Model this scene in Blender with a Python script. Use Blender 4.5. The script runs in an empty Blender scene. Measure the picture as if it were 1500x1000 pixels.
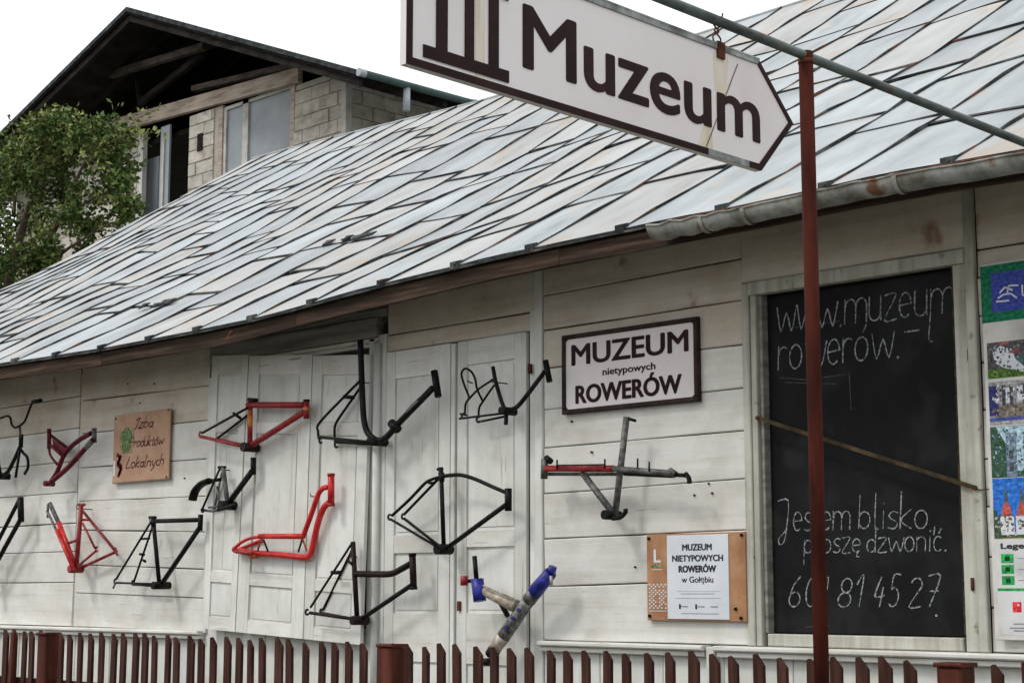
import bpy, math, random
from mathutils import Vector, Matrix
random.seed(7)
sc = bpy.context.scene
# ---------------------------------------------------------------- camera, sky, sun, exposure
F = 2500.0
PIT = math.atan(365 / F); YAW = math.radians(45.3); EYE = 1.7
CAM = Vector((0, -7.43, EYE))
cd = bpy.data.cameras.new('camera'); cam = bpy.data.objects.new('camera', cd); sc.collection.objects.link(cam)
cd.sensor_width = 36; cd.lens = F / 1500 * 36; cd.clip_start = 0.05; cd.clip_end = 2000
cam.location = CAM; cam.rotation_euler = (math.pi / 2 + PIT, 0, YAW)
sc.camera = cam
w = bpy.data.worlds.new('World'); sc.world = w; w.use_nodes = True
nt = w.node_tree; bg = nt.nodes['Background']
sky = nt.nodes.new('ShaderNodeTexSky'); sky.sky_type = 'NISHITA'; sky.sun_disc = False
SUN_EL, SUN_ROT = math.radians(52), math.radians(150)
sky.sun_elevation = SUN_EL; sky.sun_rotation = SUN_ROT; sky.dust_density = 4; sky.air_density = 1.5
mx = nt.nodes.new('ShaderNodeMix'); mx.data_type = 'RGBA'; mx.inputs[0].default_value = 0.86
nt.links.new(sky.outputs[0], mx.inputs[6]); mx.inputs[7].default_value = (11.3, 11.4, 11.7, 1)
# an overcast sky is brighter overhead than at the horizon
tcw = nt.nodes.new('ShaderNodeTexCoord'); sx_ = nt.nodes.new('ShaderNodeSeparateXYZ'); nt.links.new(tcw.outputs['Generated'], sx_.inputs[0])
mrw = nt.nodes.new('ShaderNodeMapRange'); mrw.inputs[1].default_value = -.1; mrw.inputs[2].default_value = 1; mrw.inputs[3].default_value = .86; mrw.inputs[4].default_value = 1.75
nt.links.new(sx_.outputs[2], mrw.inputs[0])
vm = nt.nodes.new('ShaderNodeVectorMath'); vm.operation = 'SCALE'; nt.links.new(mx.outputs[2], vm.inputs[0]); nt.links.new(mrw.outputs[0], vm.inputs[3])
nt.links.new(vm.outputs[0], bg.inputs[0]); bg.inputs[1].default_value = 0.1
sl = bpy.data.lights.new('sun', 'SUN'); sl.energy = 1.3; sl.angle = math.radians(10); sl.color = (1, .97, .92)
so = bpy.data.objects.new('sun', sl); sc.collection.objects.link(so)
# light comes from over the street, in front and to the left of the wall
sd = Vector((-0.36, -0.72, 1.0)).normalized()
so.rotation_euler = sd.to_track_quat('Z', 'Y').to_euler()
sky.sun_elevation = math.asin(sd.z); sky.sun_rotation = math.atan2(sd.x, sd.y) % (2 * math.pi)
sc.view_settings.view_transform = 'Standard'; sc.view_settings.look = 'None'
sc.view_settings.gamma = 1; sc.view_settings.exposure = 0.0; sc.view_settings.use_curve_mapping = False

# ---------------------------------------------------------------- survey helper: where a sighted point lies on a vertical plane
HD = Vector((-math.sin(YAW), math.cos(YAW), 0)); RT = Vector((math.cos(YAW), math.sin(YAW), 0)); UP = Vector((0, 0, 1))
def ray(x, y):
    a = (x - 750) / F; b = (500 - y) / F
    return HD * (math.cos(PIT) - b * math.sin(PIT)) + RT * a + UP * (b * math.cos(PIT) + math.sin(PIT))
def P(x, y, v=0.0):
    d = ray(x, y); return CAM + d * ((v - CAM.y) / d.y)
def U(x, y=700, v=0.0): return P(x, y, v).x
def Zh(x, y, v=0.0): return P(x, y, v).z
def zcam(p):
    q = p - CAM; return q.dot(HD) * math.cos(PIT) + q.z * math.sin(PIT)
def PU(x, y, u):
    d = ray(x, y); return CAM + d * ((u - CAM.x) / d.x)

# ---------------------------------------------------------------- materials
def lin(c): return tuple(((v / 255) / 12.92 if v / 255 <= .04045 else ((v / 255 + .055) / 1.055) ** 2.4) for v in c) + (1,)
MATS = {}
def mat(name, base, dark=None, light=None, scale=(4, 4, 4), rough=.7, metal=0, bump=.15, thresh=(.35, .65), vary=.1,
        spots=None, spot_scale=9, spot_amt=.62, detail=6, spec=.3, bumpd=.01, blotch=None, aniso=False):
    if name in MATS: return MATS[name]
    m = bpy.data.materials.new(name); m.use_nodes = True; n = m.node_tree.nodes; l = m.node_tree.links
    b = n['Principled BSDF']; b.inputs['Roughness'].default_value = rough; b.inputs['Metallic'].default_value = metal
    lum = max(base[:3]); b.inputs['Specular IOR Level'].default_value = spec if lum > .2 else spec * .3
    tc = n.new('ShaderNodeTexCoord'); oi = n.new('ShaderNodeObjectInfo')
    off = n.new('ShaderNodeVectorMath'); off.operation = 'SCALE'; off.inputs[3].default_value = 37
    cmb = n.new('ShaderNodeCombineXYZ'); l.new(oi.outputs['Random'], cmb.inputs[0]); l.new(oi.outputs['Random'], cmb.inputs[2])
    l.new(cmb.outputs[0], off.inputs[0])
    ad = n.new('ShaderNodeVectorMath'); l.new(tc.outputs['Object'], ad.inputs[0]); l.new(off.outputs[0], ad.inputs[1])
    mp = n.new('ShaderNodeMapping'); mp.inputs['Scale'].default_value = scale; l.new(ad.outputs[0], mp.inputs[0])
    nz = n.new('ShaderNodeTexNoise'); nz.inputs['Scale'].default_value = 1; nz.inputs['Detail'].default_value = detail
    nz.inputs['Roughness'].default_value = .62; l.new(mp.outputs[0], nz.inputs[0])
    rp = n.new('ShaderNodeValToRGB'); l.new(nz.outputs[0], rp.inputs[0])
    dark = dark or tuple(c * .7 for c in base[:3]); light = light or tuple(min(1, c * 1.15) for c in base[:3])
    e = rp.color_ramp.elements; e[0].position = thresh[0]; e[0].color = (*dark[:3], 1); e[1].position = thresh[1]; e[1].color = (*light[:3], 1)
    k = rp.color_ramp.elements.new((thresh[0] + thresh[1]) / 2); k.color = (*base[:3], 1)
    out = rp.outputs[0]
    if blotch:     # broad uneven patches of grime and thin paint
        n3 = n.new('ShaderNodeTexNoise'); n3.inputs['Scale'].default_value = 1.9; n3.inputs['Detail'].default_value = 7; n3.inputs['Roughness'].default_value = .68
        l.new(ad.outputs[0], n3.inputs[0]); r3 = n.new('ShaderNodeMapRange'); r3.inputs[1].default_value = .42; r3.inputs[2].default_value = .66; l.new(n3.outputs[0], r3.inputs[0])
        m3 = n.new('ShaderNodeMix'); m3.data_type = 'RGBA'; m3.blend_type = 'MULTIPLY'; l.new(r3.outputs[0], m3.inputs[0]); l.new(out, m3.inputs[6]); m3.inputs[7].default_value = (*blotch, 1)
        out = m3.outputs[2]
    if spots:
        n2 = n.new('ShaderNodeTexNoise'); n2.inputs['Scale'].default_value = spot_scale; n2.inputs['Detail'].default_value = 5
        l.new(mp.outputs[0] if aniso else ad.outputs[0], n2.inputs[0])
        r2 = n.new('ShaderNodeMapRange'); r2.inputs[1].default_value = spot_amt; r2.inputs[2].default_value = spot_amt + .09
        l.new(n2.outputs[0], r2.inputs[0])
        m2 = n.new('ShaderNodeMix'); m2.data_type = 'RGBA'; l.new(r2.outputs[0], m2.inputs[0]); l.new(out, m2.inputs[6]); m2.inputs[7].default_value = (*spots[:3], 1)
        out = m2.outputs[2]
    if vary:
        hs = n.new('ShaderNodeHueSaturation'); mr = n.new('ShaderNodeMapRange'); mr.inputs[3].default_value = 1 - vary; mr.inputs[4].default_value = 1 + vary
        l.new(oi.outputs['Random'], mr.inputs[0]); l.new(mr.outputs[0], hs.inputs['Value']); l.new(out, hs.inputs['Color']); out = hs.outputs[0]
    l.new(out, b.inputs['Base Color'])
    if bump:
        bp = n.new('ShaderNodeBump'); bp.inputs['Strength'].default_value = bump; bp.inputs['Distance'].default_value = bumpd
        l.new(nz.outputs[0], bp.inputs['Height']); l.new(bp.outputs[0], b.inputs['Normal'])
    MATS[name] = m; return m
WH = (.64, .635, .59)
wood_h = mat('white_paint_boards', WH, (.46, .45, .41), (.69, .69, .655), (1.0, 5, 15), .78, bump=.35, thresh=(.22, .55), vary=.07, spots=(.30, .265, .21), spot_scale=2.6, spot_amt=.66, aniso=True, blotch=(.78, .76, .71))
wood_eave = mat('tan_eave_shade_paint', (.565, .515, .435), (.42, .37, .30), (.63, .59, .51), (1.0, 5, 15), .8, bump=.35, thresh=(.22, .6), vary=.08, spots=(.3, .2, .14), spot_scale=4, spot_amt=.62, blotch=(.80, .74, .68))  # eave shade and brown soffit bounce painted in as tan, along with grime
wood_v = mat('white_paint_uprights', WH, (.45, .455, .425), (.68, .69, .66), (15, 5, 0.9), .78, bump=.35, thresh=(.22, .55), vary=.06, spots=(.31, .285, .23), spot_scale=2.6, spot_amt=.65, aniso=True, blotch=(.78, .78, .75))
wood_g = mat('grubby_window_paint', (.40, .40, .345), (.22, .21, .17), (.52, .52, .46), (13, 5, .9), .8, bump=.5, thresh=(.25, .6), vary=.08, spots=(.14, .115, .085), spot_scale=12, spot_amt=.66, blotch=(.70, .68, .62))
sframe = mat('dark_brown_sign_frame', (.032, .02, .018), (.02, .013, .012), (.05, .034, .03), (14, 14, 14), .6, bump=.15, vary=0)
joint = mat('dark_joint', (.05, .045, .04), bump=0)
lintelm = mat('grey_lintel_wood', (.24, .235, .205), (.14, .135, .115), (.33, .325, .285), (1.5, 6, 20), .8, bump=.4)
brownw = mat('bare_brown_wood', (.047, .031, .023), (.022, .015, .012), (.10, .064, .045), (1.2, 10, 22), .85, bump=.6)
sheet_m = mat('old_galvanised_sheet', (.282, .308, .314), (.205, .226, .23), (.35, .378, .384), (3.2, 1.0, 1.6), .58, metal=0, bump=.45, bumpd=.05, thresh=(.3, .7), vary=.12, spots=(.33, .31, .27), spot_scale=3.2, spot_amt=.60)
sheet_w = mat('warm_stained_sheet', (.306, .312, .302), (.24, .235, .215), (.352, .36, .355), (3.0, .9, 1.5), .58, metal=0, bump=.45, bumpd=.05, thresh=(.3, .65), vary=.07, spots=(.33, .275, .215), spot_scale=2.4, spot_amt=.585)
seam_m = mat('seam_shadow_rust', (.032, .036, .036), (.014, .016, .016), (.10, .105, .10), (6, 6, 6), .6, bump=.2, spots=(.12, .05, .03), spot_scale=3, spot_amt=.6)  # dark tone holds the shadow of seams and folds as well as rust
gutm = mat('weathered_gutter_zinc', (.27, .275, .25), (.13, .125, .105), (.4, .405, .375), (7, 7, 7), .6, metal=.1, bump=.4, spots=(.16, .075, .04), spot_scale=7, spot_amt=.60)
rust = mat('rust', (.085, .032, .018), (.035, .016, .01), (.16, .06, .03), (14, 14, 14), .85, bump=.4)
postm = mat('red_oxide_paint', (.044, .010, .0065), (.024, .007, .005), (.06, .015, .009), (12, 12, 3), .7, bump=.15, vary=0, spec=.12)
barm = mat('grey_green_bar_paint', (.10, .125, .115), (.05, .055, .05), (.15, .18, .165), (12, 4, 12), .5, metal=.2, bump=.2, spots=(.16, .06, .035), spot_scale=8, spot_amt=.64)
picket_m = mat('maroon_stain', (.046, .019, .0145), (.024, .011, .009), (.075, .034, .026), (20, 20, 2.5), .65, bump=.3, vary=.12)
fpost_m = mat('brown_post_stain', (.075, .021, .014), (.045, .014, .01), (.1, .032, .021), (14, 14, 2), .6, bump=.25)
signw = mat('sign_white', (.66, .62, .61), (.56, .52, .5), (.7, .67, .66), (1.5, 1.5, 1.5), .45, bump=.03, vary=0, thresh=(.2, .6))
maroon = mat('sign_maroon', (.02, .0065, .0062), (.013, .005, .005), (.028, .0095, .009), (6, 6, 6), .5, bump=.05, vary=0)
signg = mat('sign_bare_metal', (.22, .24, .23), (.1, .1, .09), (.33, .35, .34), (14, 14, 14), .6, metal=.3, bump=.4, vary=0, spots=(.2, .09, .05), spot_scale=12, spot_amt=.6)
stain = mat('rust_run_stain', (.62, .56, .46), (.55, .44, .30), (.65, .61, .54), (30, 30, 3), .6, bump=0, vary=0)
board_m = mat('blackboard', (.009, .0095, .0105), (.006, .0065, .007), (.018, .019, .0195), (2.5, 2.5, 1.6), .6, bump=.05, vary=0, spots=(.016, .0165, .017), spot_scale=3.2, spot_amt=.54)
chalk = mat('chalk', (.14, .15, .15), (.015, .015, .015), (.33, .34, .34), (60, 60, 60), .95, bump=0, vary=0, thresh=(.34, .56))
chalkf = mat('faint_chalk', (.07, .072, .072), (.03, .03, .03), (.12, .12, .12), (50, 50, 50), .95, bump=0, vary=0)
blackp = mat('black_frame_paint', (.008, .009, .009), (.005, .005, .005), (.016, .017, .016), (25, 25, 25), .42, bump=.1, vary=.15)
brownp = mat('dark_brown_frame_paint', (.018, .011, .010), (.01, .007, .006), (.03, .018, .016), (20, 20, 20), .45, bump=.1)
greyp = mat('bare_grey_frame', (.12, .12, .115), (.05, .048, .045), (.2, .2, .195), (22, 22, 22), .5, metal=.3, bump=.2)
redp = mat('bright_red_frame_paint', (.52, .018, .018), (.33, .012, .012), (.62, .04, .035), (18, 18, 18), .35, bump=.05, vary=0)
dredp = mat('dark_red_frame_paint', (.26, .016, .018), (.12, .012, .012), (.35, .03, .03), (18, 18, 18), .45, bump=.1, vary=0)
marp = mat('maroon_frame_paint', (.1, .01, .018), (.045, .008, .01), (.15, .02, .03), (18, 18, 18), .45, bump=.1)
orap = mat('orange_fade_paint', (.5, .14, .04), (.36, .05, .02), (.6, .28, .08), (18, 18, 18), .5, bump=.05)
bluep = mat('blue_plastic_lug', (.018, .024, .22), (.01, .012, .1), (.035, .05, .35), (18, 18, 18), .4, bump=.05)
beigep = mat('dull_beige_metal', (.36, .31, .25), (.22, .18, .13), (.45, .41, .35), (25, 25, 25), .5, metal=.2, bump=.15)
silverp = mat('scuffed_silver_tube', (.2, .2, .19), (.07, .07, .09), (.4, .38, .33), (30, 30, 30), .4, metal=.3, bump=.15)
nbwall = mat('pale_block', (.46, .43, .37), (.27, .245, .205), (.57, .545, .49), (3.5, 3.5, 5), .9, bump=.8, vary=.16, thresh=(.3, .62))
mortar = mat('grey_mortar', (.40, .37, .31), bump=.4)
nbwood = mat('weathered_beam', (.46, .38, .31), (.27, .215, .175), (.56, .48, .41), (2, 8, 16), .9, bump=.5)
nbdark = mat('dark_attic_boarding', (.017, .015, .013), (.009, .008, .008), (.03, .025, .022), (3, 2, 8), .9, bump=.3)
nbroof = mat('dark_roofing_felt', (.028, .033, .034), (.015, .018, .018), (.06, .07, .072), (8, 8, 8), .7, bump=.3)
nbgutter = mat('green_grey_gutter', (.06, .09, .085), bump=.2)
nbwhite = mat('dull_white_frame', (.5, .49, .46), bump=.2)
zinc = mat('light_zinc_pipe', (.4, .43, .47), bump=.1, metal=.2)
panegrey = mat('grey_panel_sky_reflection', (.27, .3, .32), (.22, .245, .26), (.33, .36, .38), (1.2, 1.2, 1.2), .3, bump=.05, vary=.05)  # on panes this grey is reflected sky put into the colour; also a grey panel
bark = mat('bark', (.1, .075, .055), (.05, .04, .03), (.15, .12, .09), (9, 9, 3), .95, bump=.8)
groundm = mat('ground_gravel', (.16, .15, .13), (.08, .075, .06), (.22, .2, .18), (1.5, 1.5, 1.5), .95, bump=.6, spots=(.05, .08, .03), spot_scale=.6, spot_amt=.52)
asph = mat('asphalt', (.055, .055, .055), bump=.5, scale=(30, 30, 30))
concrete = mat('concrete_plinth', (.28, .27, .25), bump=.5)
orangeb = mat('peach_board', (.45, .27, .17), (.38, .21, .13), (.5, .32, .21), (4, 4, 4), .6, bump=.05, vary=0)
dpink = mat('dark_script_ink', (.09, .02, .03), (.06, .015, .02), (.14, .04, .05), (30, 30, 30), .8, bump=0, vary=0)
greenk = mat('leaf_emblem_green', (.12, .2, .08), (.05, .1, .04), (.3, .36, .18), (60, 60, 60), .8, bump=0, vary=0)
ochre = mat('copper_orange_plate', (.36, .185, .09), (.29, .13, .06), (.43, .245, .13), (6, 6, 6), .45, bump=.04, vary=0)
platew = mat('plate_white', (.6, .64, .68), (.55, .59, .63), (.66, .69, .72), (3, 3, 3), .35, bump=0, vary=0)
ink = mat('black_ink', (.035, .035, .045), bump=0, vary=0)
greyink = mat('grey_ink', (.25, .27, .3), bump=0, vary=0)
def flat(name, rgb, rough=.5):
    c = lin(rgb)[:3]; g = sum(c) / 3
    return mat(name, c, scale=(45, 45, 60), rough=rough, bump=0, vary=.1, dark=tuple(q * .45 for q in c), light=tuple(min(.8, q * 1.3 + g * .25) for q in c), thresh=(.36, .66), detail=9)
def leafmat(name, c1, c2, c3):
    m = mat(name, c2, c1, c3, (7, 7, 7), .55, bump=0, thresh=(.35, .65), vary=0)
    return m

# ---------------------------------------------------------------- mesh helpers
COL = sc.collection
ORG = {}
class MB:
    def __init__(s): s.v = []; s.f = []; s.m = []; s.sm = []
    def face(s, idx, m=0, smooth=False): s.f.append(idx); s.m.append(m); s.sm.append(smooth)
    def quad(s, a, b, c, d, m=0):
        i = len(s.v); s.v += [Vector(a), Vector(b), Vector(c), Vector(d)]; s.face((i, i + 1, i + 2, i + 3), m)
    def hexa(s, p, m=0):     # 8 corners: bottom 4 then top 4
        i = len(s.v); s.v += [Vector(q) for q in p]
        for q in ((0, 3, 2, 1), (4, 5, 6, 7), (0, 1, 5, 4), (1, 2, 6, 5), (2, 3, 7, 6), (3, 0, 4, 7)): s.face(tuple(i + k for k in q), m)
        return s
    def box(s, a, b, m=0):
        (x0, y0, z0), (x1, y1, z1) = a, b
        return s.hexa([(x0, y0, z0), (x1, y0, z0), (x1, y1, z0), (x0, y1, z0), (x0, y0, z1), (x1, y0, z1), (x1, y1, z1), (x0, y1, z1)], m)
    def bbox(s, a, b, bev=.004, m=0):   # box whose front (-y) edges are chamfered
        (x0, y0, z0), (x1, y1, z1) = a, b; e = bev
        i = len(s.v)
        s.v += [Vector(q) for q in [(x0, y1, z0), (x1, y1, z0), (x1, y1, z1), (x0, y1, z1), (x0, y0 + e, z0), (x1, y0 + e, z0), (x1, y0 + e, z1), (x0, y0 + e, z1),
                (x0 + e, y0, z0 + e), (x1 - e, y0, z0 + e), (x1 - e, y0, z1 - e), (x0 + e, y0, z1 - e)]]
        for q in ((0, 3, 2, 1)[::-1], (8, 9, 10, 11), (4, 5, 9, 8), (5, 6, 10, 9), (6, 7, 11, 10), (7, 4, 8, 11), (0, 1, 5, 4), (1, 2, 6, 5), (2, 3, 7, 6), (3, 0, 4, 7)): s.face(tuple(i + k for k in q), m)
        return s
    def tube(s, pts, r, n=10, m=0, caps=True, hollow=False, flat_=None):
        pts = [Vector(p) for p in pts]; rr = r if isinstance(r, (list, tuple)) else [r] * len(pts)
        i0 = len(s.v); up = None
        for k, p in enumerate(pts):
            t = (pts[min(k + 1, len(pts) - 1)] - pts[max(k - 1, 0)]).normalized()
            if up is None:
                up = Vector((0, 1, 0)) if abs(t.y) < .9 else Vector((1, 0, 0))
            sd_ = t.cross(up).normalized(); up = sd_.cross(t).normalized()
            for a in range(n):
                an = 2 * math.pi * a / n
                s.v.append(p + (sd_ * math.cos(an) + up * math.sin(an) * (flat_ or 1)) * rr[k])
        for k in range(len(pts) - 1):
            for a in range(n):
                b = (a + 1) % n
                s.face((i0 + k * n + a, i0 + k * n + b, i0 + (k + 1) * n + b, i0 + (k + 1) * n + a), m, True)
        if caps:
            s.face(tuple(i0 + a for a in range(n))[::-1], m); s.face(tuple(i0 + (len(pts) - 1) * n + a for a in range(n)), m)
        return s
    def build(s, name, mats, parent=None, **kw):
        me = bpy.data.meshes.new(name); o = bpy.data.objects.new(name, me); COL.objects.link(o)
        off = Vector((0, 0, 0))
        if parent is not None: off = ORG.get(parent.name, Vector((0, 0, 0))); o.parent = parent
        ORG[o.name] = off.copy()
        me.from_pydata([tuple(v - off) for v in s.v], [], s.f)
        if not isinstance(mats, (list, tuple)): mats = [mats]
        for q in mats: me.materials.append(q)
        me.polygons.foreach_set('material_index', s.m); me.polygons.foreach_set('use_smooth', s.sm); me.update()
        for k, v in kw.items(): o[k] = v
        return o
def thing(name, label, cat, loc, group=None):
    o = bpy.data.objects.new(name, None); COL.objects.link(o); o.location = loc; o.empty_display_size = .1
    o['label'] = label; o['category'] = cat
    if group: o['group'] = group
    ORG[o.name] = Vector(loc); return o
def smooth(pts, n=6):
    pts = [Vector(p) for p in pts]
    if len(pts) < 3: return pts
    out = []
    for i in range(len(pts) - 1):
        p0 = pts[max(i - 1, 0)]; p1 = pts[i]; p2 = pts[i + 1]; p3 = pts[min(i + 2, len(pts) - 1)]
        for k in range(n):
            t = k / n
            out.append(.5 * ((2 * p1) + (p2 - p0) * t + (2 * p0 - 5 * p1 + 4 * p2 - p3) * t * t + (3 * p1 - p0 - 3 * p2 + p3) * t ** 3))
    out.append(pts[-1]); return out
def interp(tab, x):
    if x <= tab[0][0]: return tab[0][1]
    for (a, fa), (b, fb) in zip(tab, tab[1:]):
        if x <= b: return fa + (fb - fa) * (x - a) / (b - a)
    return tab[-1][1]

# ---------------------------------------------------------------- ground
m = MB(); m.quad((-400, -400, 0), (400, -400, 0), (400, 400, 0), (-400, 400, 0)); m.build('ground', groundm, kind='structure')
m = MB(); m.box((-60, -9.5, -.1), (60, -4.2, .004)); m.build('road', asph, kind='structure')

# ================================================================ the wooden museum house
ULEFT, URIGHT = -18.2, 0.6
WT = 3.50   # wall top
OV = .62   # overhang
EV = [(p.x, p.z) for p in (P(x, y, -OV) for x, y in ((0, 534), (150, 512), (370, 470), (557, 418), (750, 372), (940, 332), (1127, 296), (1313, 253), (1500, 224)))]
EV = [(-18.6, EV[0][1] + .01)] + EV + [(.8, EV[-1][1])]
def ev_s(u): return sum(interp(EV, u + d) for d in (-.3, 0, .3)) / 3
def top(u): return ev_s(u) + .07
house = thing('wooden_house', 'long low white plank house with folded sheet metal roof behind the picket fence', 'house', (-9, 0, 0))
# core wall behind the boards (joint depth)
UBL, UBR = U(1115, 650), U(1403, 650)      # blackboard opening
m = MB()
m.box((ULEFT, .03, 0), (UBL - .02, .15, WT)); m.box((UBR + .02, .03, 0), (URIGHT, .15, WT))
m.box((UBL - .02, .09, 0), (UBR + .02, .15, WT + .1)); m.box((ULEFT, .15, 0), (ULEFT + .15, 11, 3.5)); m.box((URIGHT - .15, .15, 0), (URIGHT, 11, 3.5)); m.box((ULEFT + .15, 11, 0), (URIGHT - .15, 11.15, 3.5))
m.build('wall', joint, house)
m = MB(); m.box((ULEFT - .05, -.1, 0), (URIGHT + .05, 0.03, .3)); m.build('plinth', concrete, house)

def plank(u0, u1, zl0, zl1, zr0, zr1, v=0.0, mt=None, gap=.004, name='plank', th=.028):
    """horizontal board with its own four corner heights; front edges slightly eased and uneven"""
    j = random.uniform(-.004, .004); e = .005
    tl = random.uniform(-.003, .003); y = v + j
    if mt is None and min(zl0, zr0) > 2.96: mt = wood_eave  # top boards take the colour with the eave shade in it
    m = MB(); a, b = u0 + gap * .5, u1 - gap * .5; ns = 4
    zl0 += gap * random.uniform(.4, 1.2); zr0 += gap * random.uniform(.4, 1.2); zl1 -= gap * random.uniform(.4, 1.2); zr1 -= gap * random.uniform(.4, 1.2)
    for k in range(ns + 1):
        t = k / ns; u = a + (b - a) * t; w0 = random.uniform(-.0025, .0025) if 0 < k < ns else 0; w1 = random.uniform(-.0025, .0025) if 0 < k < ns else 0
        z0 = zl0 + (zr0 - zl0) * t + w0; z1 = zl1 + (zr1 - zl1) * t + w1; bow = random.uniform(-.003, .003)
        m.v += [Vector(q) for q in ((u, v + th, z0), (u, y + e + tl + bow, z0), (u, y + tl + bow, z0 + e), (u, y - tl + bow, z1 - e), (u, y + e - tl + bow, z1), (u, v + th, z1))]
    for k in range(ns):
        for q in range(5): m.face((k * 6 + q, (k + 1) * 6 + q, (k + 1) * 6 + q + 1, k * 6 + q + 1))
    m.face((0, 1, 2, 3, 4, 5)); m.face(tuple(ns * 6 + q for q in range(6))[::-1])
    return m.build(name, mt or wood_h, house)
def bay(u0, u1, zl, zr, v=0.0):
    zl = list(zl); zr = list(zr); zl[-1] = top(u0); zr[-1] = top(u1)
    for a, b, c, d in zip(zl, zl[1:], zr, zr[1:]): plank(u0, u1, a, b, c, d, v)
SILL = 1.41
# bay A (left of the joint near x=112)
uA1 = U(113); uB1 = U(303, 750)
zA = [SILL] + [Zh(50, y) for y in (853, 809, 769, 725, 681, 635, 590)] + [WT]
bay(uA1 - 3.1, uA1, [z + random.uniform(-.006, .006) for z in zA[:1] + zA[1:]], zA)
zA2 = [z + random.uniform(-.03, .03) for z in zA]; zA2[0] = SILL; zA2[-1] = WT
bay(ULEFT, uA1 - 3.1, zA2, zA2)
# bay B
zBl = [SILL] + [Zh(127, y) for y in (868, 826, 775, 733, 684, 634, 586)] + [WT]
zBr = [SILL - .01] + [Zh(290, y) for y in (876, 834, 779, 727, 673, 617, 567)] + [WT]
bay(uA1 + .03, uB1, zBl, zBr)
# bay C
uC0 = U(797, 650); uC1 = U(1092, 650)
zCl = [SILL] + [Zh(797, y) for y in (859, 789, 723, 656, 600, 540, 484, 433)] + [WT]
zCr = [SILL] + [Zh(1090, y) for y in (849, 776, 701, 630, 568, 504, 439, 378)] + [WT]
bay(uC0, uC1, zCl, zCr)
# corner batten strips between bays
def upright(u0, u1, z0, z1, v=-.012, name='batten', mt=None, th=.03, tilt=0.0):
    m = MB(); m.bbox((u0, v, z0), (u1, v + th, z1), .005)
    for q in m.v: q.x += tilt * (q.z - z0)
    return m.build(name, mt or wood_v, house)
upright(uA1 - .004, uA1 + .028, SILL, WT, .012)
# uprights: left of door 1, middle post, right of door 2, window posts
uD1a = U(306, 750); uD1b = U(541, 750); uD2a = U(566, 700); uD2b = U(776, 700)
upright(uB1 + .003, uD1a + .02, SILL - .02, 3.3, -.02)
upright(uD1b + .012, uD1b + .075, .3, 3.40, -.03); upright(uD1b + .078, uD2a - .004, .3, 3.42, -.012)
m = MB(); m.tube([(uD1b + .105, -.03, .3), (uD1b + .105, -.03, 3.36)], .028, 10); m.build('quarter_round', wood_v, house)
upright(uD2b + .004, uD2b + .05, .3, 3.42, -.006); upright(uD2b + .053, uC0 - .004, .3, top(uC0), -.016)
uW0 = uC1 + .003; uPl = U(1427, 650); uPr = U(1441, 650)
upright(uW0, uW0 + .05, SILL, 3.372, -.02, 'window_post', wood_g)
upright(uPl, uPr, SILL, top(uPl), -.03, 'window_post', wood_g)
# boards above door 1 (dark lintel) and above door 2
zL = Zh(380, 523)
m = MB(); m.bbox((U(312, 520), -.035, zL + .005), (uD1b + .09, .03, zL + .14), .006); m.build('lintel', lintelm, house)
m = MB(); m.bbox((uD1a - .05, -.022, zL + .143), (uD2a, .03, top(-9.2)), .004); m.build('lintel_board', lintelm, house)
for dz, pr in ((.0, .030), (-.03, .022)):
    m = MB(); m.bbox((uD1a + .4, -pr, zL - .028 + dz), (uD1b + .1, .03, zL + dz), .006); m.build('moulding', wood_h, house)
zT = 3.43 - .10
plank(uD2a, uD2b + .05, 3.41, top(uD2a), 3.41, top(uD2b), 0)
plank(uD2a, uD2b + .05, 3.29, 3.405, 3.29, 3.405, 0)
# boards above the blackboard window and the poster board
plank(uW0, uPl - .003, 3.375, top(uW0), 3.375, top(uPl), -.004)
m = MB(); m.bbox((uW0 + .052, -.03, 3.30), (uPl - .003, .03, 3.372), .006); m.build('window_head', wood_g, house)
zz = [SILL, 1.62, 1.86, 2.1, 2.33, 2.57, 2.8, 3.03, 3.22, 3.36, WT]
bay(uPr + .003, URIGHT, zz, zz, 0)
# window frame round the blackboard
zb0, zb1 = 1.478, 3.295
m = MB(); m.bbox((uW0 + .053, -.012, SILL), (UBL - .012, .03, 3.3), .004); m.build('window_frame', wood_g, house)
m = MB(); m.bbox((UBL - .01, .012, zb0), (UBL + .012, .09, 3.3), .003); m.build('window_bead', lintelm, house)
m = MB(); m.bbox((UBR + .012, -.012, SILL), (uPl - .003, .03, 3.3), .004); m.build('window_frame', wood_g, house)
m = MB(); m.bbox((UBR - .012, .012, zb0), (UBR + .01, .09, 3.3), .003); m.build('window_bead', brownw, house)
m = MB(); m.bbox((UBL + .012, .0, SILL), (UBR - .012, .09, zb0 - .003), .006); m.build('window_rail', wood_g, house)
# iron hinges and nails on the frame
for x, y in ((1419, 520), (1424, 560), (1424, 855)):
    p = P(x, y, -.02); m = MB(); m.box((p.x - .007, -.022, p.z - .03), (p.x + .007, -.012, p.z + .03)); m.build('hinge', rust, house)
# sills
def sill(u0, u1, z=SILL):
    m = MB(); m.bbox((u0, -.075, z - .032), (u1, .03, z - .003), .008); m.bbox((u0 + .006, -.05, z - .065), (u1 - .006, .03, z - .034), .006); m.build('sill', wood_h, house)
sill(ULEFT, uD1a - .01); sill(uC0, U(1040, 945)); sill(U(1056, 945), U(1500, 945) + .6); sill(U(1500, 945) + .61, URIGHT)
m = MB(); m.bbox((U(1042, 950), -.05, 1.1), (U(1054, 950), .03, SILL - .01), .005); m.build('batten', wood_v, house)
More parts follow.
